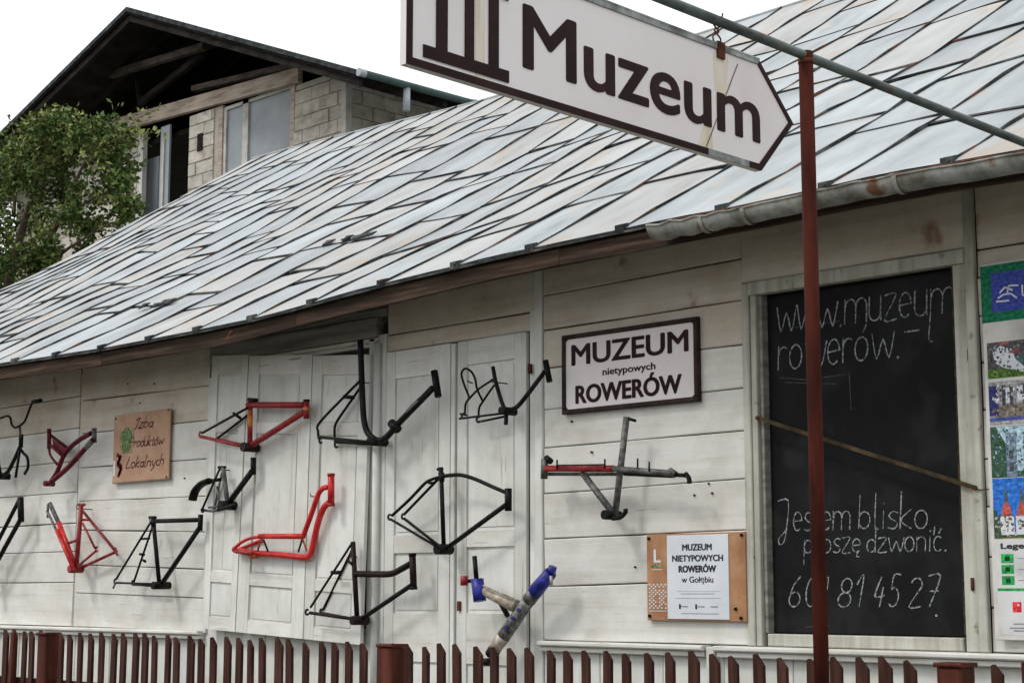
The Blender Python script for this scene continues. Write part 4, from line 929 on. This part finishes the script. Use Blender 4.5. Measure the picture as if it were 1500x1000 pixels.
T(t, 'chain_stay', [(170, 853), (200, 853), (232, 855)], 1.4, .19, blackp); T(t, 'chain_stay', [(195, 855), (237, 858)], 2, .07, blackp)
drop(t, 169, 851, .19, blackp, 4); T(t, 'hanger', [(169, 853), (166, 861)], 1.4, .19, greyp); drop(t, 195, 853, .07, blackp, 4); shell(t, 236, 857, 5, blackp); T(t, 'lug', [(224, 760), (225, 771)], 3.5, .13, blackp); hook(t, 226, 764)
# 5 dark red mountain frame
t = bf('dark red frame with orange fade on its seat tube, highest on the left shutters', 370, 620)
T(t, 'seat_tube', [(366.5, 588), (366, 655)], 3.6, .14, dredp); T(t, 'orange_fade', [(366.4, 601), (366.1, 625)], 3.9, .14, orap); T(t, 'top_tube', [(363, 593), (446, 593)], 4, .14, dredp)
T(t, 'head_tube', [(449, 587), (449, 613)], 4.2, .14, dredp); T(t, 'head_ring', [(449, 596), (449, 602)], 4.6, .14, orap); T(t, 'head_ring', [(449, 585), (449, 588.5)], 4.6, .14, brownp); T(t, 'down_tube', [(446, 603), (370, 651)], 4.1, .14, dredp)
T(t, 'seat_clamp', [(364, 585), (376, 586)], 2.6, .14, blackp); T(t, 'seat_stay', [(363, 597), (342, 606), (296, 634)], 1.7, .2, brownp); T(t, 'seat_stay', [(364, 607), (340, 623), (318, 642)], 1.7, .08, brownp); T(t, 'bridge', [(342, 605), (352, 612)], 2, .15, brownp)
T(t, 'chain_stay', [(293, 639), (330, 647), (360, 654)], 2.2, .18, dredp); T(t, 'chain_stay', [(317, 643), (340, 648), (362, 653)], 2, .08, dredp); drop(t, 294, 636, .19, dredp, 4.5); shell(t, 366, 655, 6, brownp, .07, .2); hook(t, 372, 592)
# 6 small grey frame with mudguard
t = bf('small grey black frame with a mudguard, under the dark red frame', 330, 715)
T(t, 'seat_tube', [(327, 685), (329, 715), (334, 744)], 3.2, .13, greyp); T(t, 'seat_clamp', [(320, 684), (330, 684)], 1.8, .13, blackp)
T(t, 'seat_stay', [(322, 686), (310, 705), (301, 724), (296, 746)], 1.5, .18, blackp); T(t, 'seat_stay', [(325, 692), (319, 712), (314, 745)], 1.6, .08, greyp); T(t, 'bridge', [(306, 704), (323, 702)], 2.3, .14, blackp)
T(t, 'mudguard', [(282, 732), (286, 719), (295, 709), (307, 704)], 4, .14, blackp, flat_=1.6); T(t, 'chain_stay', [(295, 746), (312, 748), (334, 742)], 1.7, .16, greyp); T(t, 'chain_stay', [(306, 743), (335, 738)], 1.5, .09, greyp)
T(t, 'rack_strut', [(318, 712), (322, 744)], 1.3, .1, greyp); T(t, 'head_tube', [(371, 670), (371, 695)], 3.8, .13, blackp); T(t, 'down_tube', [(369, 690), (352, 716), (334, 738)], 3.9, .13, blackp); shell(t, 335, 740, 6, blackp); T(t, 'chain_guard', [(320, 746), (346, 739)], 3, .19, blackp); drop(t, 297, 747, .18, blackp, 3.5); hook(t, 329, 688)
# 7 bright red step-through
t = bf('bright red stepped frame of twin tubes with a flat rear platform', 430, 760)
T(t, 'head_tube', [(485, 694), (485, 740)], 4.6, .15, redp)
T(t, 'upper_tube', [(482, 713), (473, 715), (466, 724), (457, 750), (444, 785)], 3.6, .16, redp); T(t, 'lower_tube', [(482, 736), (474, 744), (466, 765), (459, 795), (454, 812), (444, 816), (420, 813), (378, 810), (346, 806)], 4.2, .12, redp)
T(t, 'platform_rail', [(445, 785), (410, 785), (380, 785)], 3.6, .17, redp); T(t, 'platform_rail', [(380, 786), (366, 788), (352, 795), (341, 805)], 2.2, .2, redp); T(t, 'platform_rail', [(384, 790), (366, 796), (350, 804)], 2.2, .09, redp)
T(t, 'strut', [(386, 790), (393, 808)], 1.3, .13, brownp); T(t, 'strut', [(443, 788), (437, 808)], 1.3, .13, brownp); T(t, 'strut', [(443, 788), (449, 806)], 1.3, .13, orap); T(t, 'strut', [(382, 791), (377, 808)], 1.3, .13, dredp); T(t, 'cross_plate', [(343, 806), (370, 811)], 2.6, .2, dredp)
shell(t, 372, 814, 3.2, orap, .1, .17, 'kickstand_boss'); drop(t, 343, 804, .2, redp, 4); hook(t, 462, 727); T(t, 'head_ring', [(485, 693), (485, 697)], 5.2, .15, dredp); T(t, 'head_ring', [(485, 737), (485, 741)], 5.2, .15, dredp)
# 8 black curved frame with tall mast
t = bf('black frame with a very tall seat mast curving forward, hung over the middle post', 550, 590)
T(t, 'seat_mast', [(528, 498), (530, 560), (532.5, 608), (537, 630), (546, 641), (556, 645), (566, 640), (578, 627)], 4.1, .14, blackp); T(t, 'down_tube', [(574, 630), (634, 568)], 4.2, .14, blackp)
T(t, 'joint_plate', [(573, 619), (583, 629)], 6, .14, blackp); T(t, 'head_tube', [(636, 543), (638, 562), (642, 581)], 4.8, .14, blackp)
T(t, 'seat_stay', [(527, 558), (505, 580), (468, 619), (466, 632), (467, 643)], 1.8, .21, blackp); T(t, 'seat_stay', [(528, 567), (512, 590), (493, 618), (490, 632), (491, 648)], 1.8, .09, blackp); T(t, 'bridge', [(504, 581), (518, 582)], 2.6, .16, blackp)
T(t, 'chain_stay', [(467, 640), (500, 643), (550, 648)], 2, .21, blackp); T(t, 'chain_stay', [(491, 647), (550, 650)], 2.1, .09, blackp); drop(t, 470, 645, .21, blackp, 4.5); drop(t, 493, 651, .09, blackp, 5); shell(t, 553, 647, 5.5, blackp); hook(t, 533, 560); T(t, 'decal', [(598, 604), (616, 586)], 4.35, .14, greyp)
# 9 small black looped frame
t = bf('small black frame with an upright wire rear loop, left of the museum name sign', 740, 575)
T(t, 'seat_tube', [(722, 537), (726, 558), (734, 586), (741, 604), (741, 622)], 2.7, .14, blackp); T(t, 'seat_stay', [(722, 556), (702, 569), (688, 583), (682, 592), (681, 608)], 1.5, .2, blackp); T(t, 'seat_stay', [(724, 564), (716, 575), (708, 587), (702, 597), (701, 612)], 1.5, .09, blackp)
T(t, 'wire_loop', [(688, 583), (681, 566), (676, 549), (679, 541), (684, 540), (691, 545), (696, 555), (699, 570), (707, 587)], 1.5, (.2, .09), blackp); T(t, 'loop_bridge', [(685, 558), (692, 561)], .9, .15, blackp)
T(t, 'chain_stay', [(673, 613), (700, 613), (738, 605)], 1.5, .2, blackp); T(t, 'chain_stay', [(705, 617), (738, 610)], 1.6, .09, blackp); T(t, 'axle', [(674, 606), (684, 608)], 1.3, .2, blackp); drop(t, 679, 609, .2, blackp, 4.5); drop(t, 701, 614, .09, blackp, 5)
T(t, 'down_tube', [(742, 600), (750, 599), (758, 595), (770, 581), (798, 544)], 3, .14, blackp); T(t, 'head_tube', [(799, 528), (800, 541), (804, 546), (805, 559)], 4, .14, blackp); shell(t, 744, 602, 5.5, blackp, .08, .2); hook(t, 728, 560)
# 10 black arched diamond frame
t = bf('black frame whose top tube arches over into the seat stays, on the right shutters', 655, 750)
T(t, 'seat_tube', [(646, 684), (647, 720), (650, 801)], 3, .14, blackp); T(t, 'seat_clamp', [(641, 687), (648, 687)], 2.2, .14, blackp)
T(t, 'top_tube', [(741, 721), (720, 712), (695, 701), (675, 695.5), (658, 696), (645, 698)], 2.7, .14, blackp); T(t, 'seat_stay', [(645, 698), (632, 702), (622, 708), (600, 731), (574, 755)], 2.1, (.14, .2), blackp); T(t, 'seat_stay', [(643, 700), (628, 711), (606, 738), (592, 753)], 1.9, (.13, .09), blackp)
T(t, 'chain_stay', [(572, 760), (600, 779), (645, 803)], 1.8, .2, blackp); T(t, 'chain_stay', [(592, 759), (612, 774), (643, 799)], 2, .09, blackp); T(t, 'head_tube', [(744.5, 715), (744.5, 748)], 4.8, .14, blackp); T(t, 'down_tube', [(741, 739), (700, 770), (655, 802)], 3.3, .14, blackp)
drop(t, 571, 757, .2, blackp, 4.6); drop(t, 591, 756, .09, blackp, 4.6); shell(t, 650, 804, 7, blackp, .08, .2); T(t, 'bridge', [(628, 707), (636, 707)], 1.8, .14, blackp); hook(t, 650, 697); T(t, 'lug', [(647, 692), (647.3, 705)], 3.7, .14, blackp)
# 11 dark brown frame bent top tube
t = bf('dark brown frame with a bent top tube, lowest across the two shutter pairs', 525, 850)
T(t, 'seat_tube', [(517, 793), (519, 840), (523, 905)], 3.4, .14, brownp); T(t, 'top_tube', [(520, 840), (550, 840.5), (572, 840), (586, 834), (602, 825)], 4.2, .14, brownp); T(t, 'head_tube', [(604, 811), (606, 862)], 4.6, .14, brownp); T(t, 'down_tube', [(602, 857), (568, 881), (531, 905)], 3.2, .14, blackp)
T(t, 'seat_stay', [(515, 796), (486, 838), (455, 889)], 1.6, .2, blackp); T(t, 'seat_stay', [(516, 804), (498, 840), (473, 893)], 1.6, .09, blackp); T(t, 'bridge', [(486, 838), (499, 838)], 2.6, .15, brownp); T(t, 'cable_stop', [(511, 822), (516, 826)], 2, .16, brownp)
T(t, 'chain_stay', [(454, 897), (500, 903), (525, 907)], 2.2, .18, brownp); T(t, 'chain_stay', [(470, 897), (525, 907)], 1.8, .09, brownp); drop(t, 450, 896, .2, blackp, 4.6); drop(t, 471, 895, .09, blackp, 4.2); shell(t, 527, 908, 6, brownp, .08, .21); hook(t, 521, 815); T(t, 'head_ring', [(604, 810), (604.2, 814)], 5.2, .14, blackp); T(t, 'head_ring', [(605.8, 859), (606, 863)], 5.2, .14, blackp)
# 12 silver and blue folding piece
t = bf('silver and beige frame with blue lugs and a red knob, behind the pickets', 740, 890)
T(t, 'seat_tube', [(695, 814), (698, 848)], 3.2, .18, blackp); T(t, 'blue_lug', [(699, 848), (701, 862), (703, 880)], 8.6, .18, bluep, False); T(t, 'red_knob', [(680, 843), (680, 857)], 5.2, .2, dredp); T(t, 'knob_stem', [(683, 851), (694, 850)], 2.5, .18, blackp)
T(t, 'upper_tube', [(706, 864), (730, 875), (757, 888)], (6, 9), .16, beigep, False); T(t, 'cable', [(708, 857), (730, 863), (752, 876)], 1.2, .2, beigep); T(t, 'rear_link', [(733, 882), (744, 902)], 3.4, .12, brownp)
T(t, 'main_tube', [(787, 861), (738, 931)], (8.2, 9.4), .15, silverp, False); T(t, 'lower_tube', [(738, 931), (724, 951)], (9.4, 8.2), .15, beigep, False); T(t, 'collar', [(774, 879.5), (783, 867)], 9.4, .15, greyp, False)
T(t, 'blue_lug', [(783, 867), (796, 852), (807, 838)], (10.2, 8.4), .16, bluep, False); T(t, 'blue_cap', [(807, 840), (810, 829)], 5.6, .16, bluep, False); T(t, 'lug_plate', [(807, 843), (808, 857)], 2, .22, beigep); T(t, 'end_ring', [(725, 950), (719, 959)], 8.6, .15, blackp, False); T(t, 'pedal_stub', [(708, 969), (717, 969)], 5, .18, blackp)
for x, y in ((742, 918), (751, 905), (760, 893)): shell(t, x, y, 2.6, bluep, .186, .2, 'rivet')
# 13 grey and red crossed frame
t = bf('grey frame with one red tube crossed by a long upright, below the museum name sign', 880, 690)
T(t, 'main_tube', [(800, 686), (899, 686)], 4.3, .16, dredp); T(t, 'head_tube', [(798, 672), (797, 701)], 4.8, .15, greyp); T(t, 'head_cap', [(800, 670), (807, 676)], 4.2, .15, blackp); T(t, 'lower_tube', [(800, 694), (850, 695), (905, 694)], 2.4, .11, greyp)
T(t, 'rear_tube', [(898, 686), (930, 689), (985, 693)], 4, .16, greyp); T(t, 'black_spring', [(915, 692), (985, 695)], 4.2, .14, blackp); T(t, 'rear_lug', [(981, 689), (989, 695)], 5, .15, greyp); T(t, 'fork_end', [(988, 695), (1005, 696)], 2.8, .14, blackp); T(t, 'fork_end', [(1004, 693), (1009, 700), (1010, 708)], 3.2, .14, blackp)
T(t, 'seat_tube', [(918, 610), (912, 655), (907, 700), (901, 754)], 4.3, .13, greyp); T(t, 'seat_bolt', [(917, 612), (931, 616)], 2, .13, blackp); T(t, 'stay_tube', [(853, 692), (897, 750)], 4.4, .13, greyp)
shell(t, 896, 754, 6.2, blackp, .07, .2); T(t, 'crank_stub', [(897, 759), (909, 757), (916, 750), (916, 745)], 3, .16, blackp)
for x, y in ((816, 679), (886, 678), (934, 677), (951, 682)): T(t, 'cable_stud', [(x, y - 6), (x, y + 8)], 1.2, .18, blackp)
T(t, 'cable', [(816, 681), (850, 680.5), (886, 680)], .8, .19, blackp)

# ================================================================ neighbouring house
VG = 9.0; VW = 10.3
ap = P(185, 10, VG); er = P(520, 101, VG); el = P(0, 193, VG)
sll = (ap.z - el.z) / (ap.x - el.x)     # left roof fall
ux_l = ap.x - 6.9; zl = ap.z - sll * 6.9
nb = thing('neighbour_house', 'unfinished pale block house with a dark overhanging gable roof behind the museum roof', 'house', (ap.x, VW, 0))
VB = 24.0
def rslab(u0, z0, u1, z1, th, v0, v1, name, mt, par=nb, off=0.0):
    m = MB(); m.hexa([(u0, v0, z0 - th + off), (u1, v0, z1 - th + off), (u1, v1, z1 - th + off), (u0, v1, z0 - th + off), (u0, v0, z0 + off), (u1, v0, z1 + off), (u1, v1, z1 + off), (u0, v1, z0 + off)]); return m.build(name, mt, par)
ro = rslab(ap.x, ap.z, er.x, er.z, .09, VG, VB, 'roof_slope', nbroof); rslab(ux_l, zl, ap.x, ap.z, .09, VG, VB, 'roof_slope', nbroof)
# underside boards and purlins seen from below
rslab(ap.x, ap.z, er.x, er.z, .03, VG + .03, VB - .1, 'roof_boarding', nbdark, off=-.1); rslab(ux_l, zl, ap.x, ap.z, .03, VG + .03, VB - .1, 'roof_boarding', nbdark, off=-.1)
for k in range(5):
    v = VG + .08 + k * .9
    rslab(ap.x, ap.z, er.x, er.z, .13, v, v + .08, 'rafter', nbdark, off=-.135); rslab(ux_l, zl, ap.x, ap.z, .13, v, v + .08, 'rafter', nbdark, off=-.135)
def beam(a, b, w_, h, mt=nbwood, name='beam'):
    a, b = Vector(a), Vector(b); dz = Vector((0, 0, h / 2)); dy = Vector((0, w_ / 2, 0))
    m = MB(); m.hexa([a - dz - dy, b - dz - dy, b - dz + dy, a - dz + dy, a + dz - dy, b + dz - dy, b + dz + dy, a + dz + dy]); return m.build(name, mt, nb)
truss = mat('attic_timber', (.075, .062, .052), (.04, .033, .028), (.11, .09, .075), (3, 8, 8), .9, bump=.3)
beam(P(163, 110, VG + .9), P(300, 68, VG + .9), .12, .13, truss, 'collar_beam'); beam(P(300, 68, VG + .9), P(340, 57, VG + .9), .12, .12, nbdark, 'collar_beam')
beam(P(205, 152, VG + 1.1), P(300, 78, VG + 1.1), .1, .12, nbdark, 'brace'); beam(P(205, 152, VG + 1.2), P(195, 60, VG + 1.2), .1, .12, nbdark, 'king_post')
er2 = P(508, 120, VW); corner = er2.x
beam(P(150, 190, VW - .02), P(440, 110, VW - .02), .1, .27, nbwood, 'wall_plate'); a = P(285, 131, VW - .05); b = P(440, 94, VW - .05); beam(a, b, .16, .1, truss, 'wall_plate')
ztop = P(430, 118, VW).z
roof_at = lambda u: ap.z - (ap.z - er.z) * (u - ap.x) / (er.x - ap.x)
# attic floor and dark inner wall
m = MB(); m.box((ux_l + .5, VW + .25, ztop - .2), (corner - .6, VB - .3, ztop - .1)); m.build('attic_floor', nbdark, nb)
m = MB(); m.box((ux_l + .5, VB - .6, 0), (corner, VB - .4, roof_at(corner) - .2)); m.build('rear_wall', mortar, nb)
m = MB(); i = len(m.v); m.v += [Vector((ux_l + .6, VW + 5, ztop - .1)), Vector((er.x - .6, VW + 5, ztop - .1)), Vector((ap.x, VW + 5, ap.z - .3)), Vector((ux_l + .6, VW + 5.1, ztop - .1)), Vector((er.x - .6, VW + 5.1, ztop - .1)), Vector((ap.x, VW + 5.1, ap.z - .3))]
for f_ in ((0, 1, 2), (5, 4, 3), (0, 3, 4, 1), (1, 4, 5, 2), (2, 5, 3, 0)): m.face(f_)
m.build('attic_partition', nbdark, nb)
# gable wall: openings given as sighted x ranges
def ug(x): return P(x, 220, VW).x
o1 = (ug(196), ug(276)); o2 = (ug(318), ug(424)); zlo = 6.0
def core(u0, u1, z0, z1, nm='wall'):
    m = MB(); m.box((u0, VW + .02, z0), (u1, VW + .3, z1)); m.build(nm, mortar, nb)
core(ux_l + .6, corner - .02, 0, zlo); core(ux_l + .6, o1[0], zlo, ztop); core(o1[1], o2[0], zlo, ztop); core(o2[1], corner - .02, zlo, roof_at(corner) - .14)
m = MB(); m.box((corner - .3, VW + .3, 0), (corner - .02, VB - .6, roof_at(corner) - .2)); m.build('side_wall', mortar, nb)
def blocks(u0, u1, z0, z1, bw=.49, bh=.245, side=False):
    z = z0; r = 0
    while z < z1 - .03:
        h = min(bh, z1 - z); u = u0 - (bw / 2 if r % 2 else 0)
        while u < u1 - .02:
            a, b = max(u, u0), min(u + bw, u1)
            if b - a > .05:
                pr_ = random.uniform(-.012, .008); m = MB()
                if side: m.bbox((0, 0, 0), (b - a - .014, .02, h - .014), .006); m.v = [Vector((corner + .0 - v.y + .004 - pr_ + .012, a + v.x, z + v.z)) for v in m.v]
                else: m.bbox((a, VW + pr_, z), (b - .014, VW + .02, z + h - .014), .008)
                m.build('block', nbwall, nb)
            u += bw
        z += bh; r += 1
blocks(ug(60), o1[0] + .14, 7.2, ztop); blocks(o1[1] + .01, o2[0] - .11, 7.2, ztop); blocks(o2[1] + .12, corner - .1, 7.2, roof_at(corner) - .1); blocks(VW + .1, VW + 6, 8.2, roof_at(corner) - .12, side=True)
m = MB(); m.box((corner - .1, VW - .03, 6), (corner + .02, VW + .1, roof_at(corner) - .12)); m.build('corner_post', nbwhite, nb)
# fill from wall plate to roof at right
core(ug(428), corner - .05, ztop - .1, roof_at(corner) - .12)
# opening 1: post, half open pane, dark doorway
m = MB(); m.box((o1[0] + .15, VW, 6), (o1[0] + .33, VW + .1, ztop)); m.build('opening_post', nbwhite, nb)
m = MB(); m.box((ug(231), VW + .06, 6), (ug(244), VW + .1, ztop)); m.build('side_pane', panegrey, nb)
m = MB(); m.box((ug(235), VW + .03, 6), (ug(238), VW + .055, ztop - .14)); m.build('pane_bar', nbwhite, nb)
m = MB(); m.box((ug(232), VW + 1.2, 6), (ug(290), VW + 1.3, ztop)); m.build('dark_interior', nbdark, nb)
m = MB(); m.box((ug(196), VW + .3, 6), (ug(214), VW + .35, ztop - .45)); m.build('inner_panel', panegrey, nb)
m = MB(); m.box((ug(291) - .03, VW - .02, P(291, 222, VW).z), (ug(297), VW + .01, P(291, 197, VW).z)); m.build('slit_opening', nbdark, nb)
# opening 2: window
wf = MB(); zt2 = P(330, 150, VW).z; zt2 = ztop - .04
wf.box((o2[0], VW + .02, 6), (o2[0] + .12, VW + .16, ztop)); wb = wf.build('window_surround', nbwood, nb)
m = MB(); m.box((o2[0] + .12, VW + .05, 7), (o2[0] + .2, VW + .13, zt2)); m.box((ug(351), VW + .05, 7), (ug(359), VW + .13, zt2)); m.box((o2[0] + .2, VW + .05, zt2 - .06), (o2[1], VW + .12, zt2)); w_ = m.build('window', nbwhite, nb)
m = MB(); m.box((o2[0] + .2, VW + .09, 7), (ug(351), VW + .11, zt2 - .06)); m.build('pane', panegrey, w_)
m = MB(); m.box((ug(359), VW + .09, 7), (o2[1] + .02, VW + .11, zt2 - .06)); m.build('pane', panegrey, w_)
m = MB(); m.box((o2[1], VW + .0, 7), (o2[1] + .12, VW + .1, ztop)); m.build('window_surround', nbwood, nb)
# side eave: gutter, downpipe stub
a = er + Vector((.06, .05, -.06))
m = MB(); half(m, [a, a + Vector((0, 14, 0))], .0); m = MB(); m.tube([a, a + Vector((0, 14, 0))], .06, 10); m.build('gutter', nbgutter, nb)
m = MB(); m.tube([a + Vector((0, -.03, 0)), a + Vector((0, .10, 0))], .066, 10); m.build('gutter_end', zinc, nb)
pd = PU(597, 128, a.x); m = MB(); m.tube([(a.x - .02, pd.y, a.z - .02), (a.x - .02, pd.y, a.z - .42)], .06, 10); m.build('downpipe', zinc, nb)

# ================================================================ tree at the left
gl = [leafmat('leaf_green', (.045, .085, .022), (.085, .135, .036), (.14, .20, .06)), leafmat('leaf_olive', (.11, .13, .035), (.17, .2, .06), (.26, .28, .11)), leafmat('leaf_dark', (.03, .06, .016), (.05, .09, .022), (.08, .125, .035))]
def tree(label, base, blobs, nleaf, ls, limbs):
    t = thing('fruit_tree', label, 'tree', base)
    m = MB()
    for pts, r in limbs: m.tube(smooth([Vector(p) for p in pts], 4), [r * (1 - .75 * k / (4 * (len(pts) - 1))) for k in range(4 * (len(pts) - 1) + 1)], 8)
    m.build('trunk', bark, t)
    m = MB(); tw = MB()
    tot = sum(b[1] ** 2 for b in blobs)
    for c, r in blobs:
        n = int(nleaf * r * r / tot); c = Vector(c)
        ax = Vector((random.uniform(-1, 1), random.uniform(-1, 1), random.uniform(-.2, .9))).normalized()
        nt_ = max(6, int(n / 16))
        for s in range(nt_):     # twigs with leaves along them
            d = Vector((random.gauss(0, 1), random.gauss(0, 1), random.gauss(.25, .8))).normalized()
            d.z *= 1.15; st0 = c + d * r * random.uniform(.1, .8); L = r * random.uniform(.3, .7); d2 = (d + Vector((random.gauss(0, .4), random.gauss(0, .4), random.gauss(.15, .4)))).normalized()
            tw.tube([st0, st0 + d2 * L], [.008, .003], 3, caps=False)
            mi = random.choices((0, 1, 2), (5, 3.2, 3.0))[0]
            for k in range(16):
                p = st0 + d2 * L * (k / 15) + Vector((random.gauss(0, 1), random.gauss(0, 1), random.gauss(0, 1))) * .075
                a = Vector((random.gauss(0, 1), random.gauss(0, 1), random.gauss(-.2, .7))).normalized(); b = a.cross(Vector((random.gauss(0, 1), random.gauss(0, 1), random.gauss(0, 1)))).normalized()
                s_ = ls * random.uniform(.5, 1.5); i = len(m.v); nn = a.cross(b) * s_ * .18
                m.v += [p, p + a * s_ * .5 + b * s_ * .3 + nn, p + a * s_, p + a * s_ * .5 - b * s_ * .3 + nn]; m.face((i, i + 1, i + 2, i + 3), mi if random.random() < .8 else random.randrange(3), False)
    for _ in range(34):      # long ragged shoots round the outline
        c, r = random.choice(blobs); c = Vector(c); d = Vector((random.gauss(.1, .6), random.gauss(0, .6), random.uniform(.4, 1.3))).normalized(); L = random.uniform(.45, .85)
        bend = Vector((random.gauss(0, .15), random.gauss(0, .15), -.12)); pts = [c, c + d * L * .5, c + d * L + bend]; tw.tube(pts, [.011, .008, .003], 4, caps=False)
        mi = random.choice((0, 1, 1))
        for k in range(30):
            f = random.uniform(.15, 1.03); p = c + d * L * f + bend * f * f + Vector((random.gauss(0, 1), random.gauss(0, 1), random.gauss(0, 1))) * .05
            a = (d + Vector((random.gauss(0, .8), random.gauss(0, .8), random.gauss(0, .7)))).normalized(); b = a.cross(Vector((random.gauss(0, 1), random.gauss(0, 1), random.gauss(0, 1)))).normalized(); s_ = ls * random.uniform(.6, 1.3); i = len(m.v)
            m.v += [p, p + a * s_ * .5 + b * s_ * .27, p + a * s_, p + a * s_ * .5 - b * s_ * .27]; m.face((i, i + 1, i + 2, i + 3), mi, False)
    m.build('crown', gl, t); tw.build('twigs', bark, t); return t
TV = 6.5
def tp(x, y, dv=0.0): return P(x - 26 if x > 60 else x, y + 16, TV + dv)
bl_ = []
for x, y, r in ((20, 245, .4), (45, 220, .35), (105, 170, .35), (110, 200, .55), (150, 190, .35), (185, 195, .35), (80, 225, .5), (130, 235, .6), (165, 235, .45), (30, 260, .7), (90, 275, .6), (150, 270, .6), (190, 270, .45), (190, 235, .35), (20, 310, .7), (70, 320, .5), (130, 310, .5), (180, 305, .4), (10, 350, .7), (50, 370, .5), (100, 350, .35), (150, 335, .3), (20, 400, .7), (-40, 300, .7), (-50, 350, .9), (-30, 400, 1.0), (-100, 300, 1.0), (-10, 262, .4), (105, 158, .16), (60, 190, .2), (185, 178, .2), (140, 185, .25), (15, 215, .22), (208, 250, .2), (205, 290, .22), (75, 200, .3), (195, 215, .25), (120, 175, .2)):
    p = tp(x, y, random.uniform(-.5, .6)); 
    for _ in range(4 if r > .3 else 2):
        bl_.append((p + Vector((random.gauss(0, 1), random.gauss(0, 1), random.gauss(0, .8))) * r * .55, r * random.uniform(.25, .5)))
base = tp(-20, 900); base.z = 0
mid = tp(0, 480)
limbs = [([base, (mid + base) / 2 + Vector((.1, 0, 0)), mid, tp(30, 330), tp(60, 240)], .16), ([mid, tp(60, 360), tp(120, 290), tp(150, 220)], .08), ([mid, tp(-20, 380), tp(-50, 320), tp(-40, 270)], .09), ([tp(30, 350), tp(100, 320), tp(180, 260)], .06), ([tp(60, 280), tp(95, 230), tp(105, 165)], .04), ([tp(20, 300), tp(25, 245), tp(40, 215)], .04), ([tp(40, 420), tp(110, 360), tp(190, 310)], .045)]
tree('leafy green fruit tree at left between the metal roof and the neighbouring gable', base, bl_, 9500, .10, limbs)
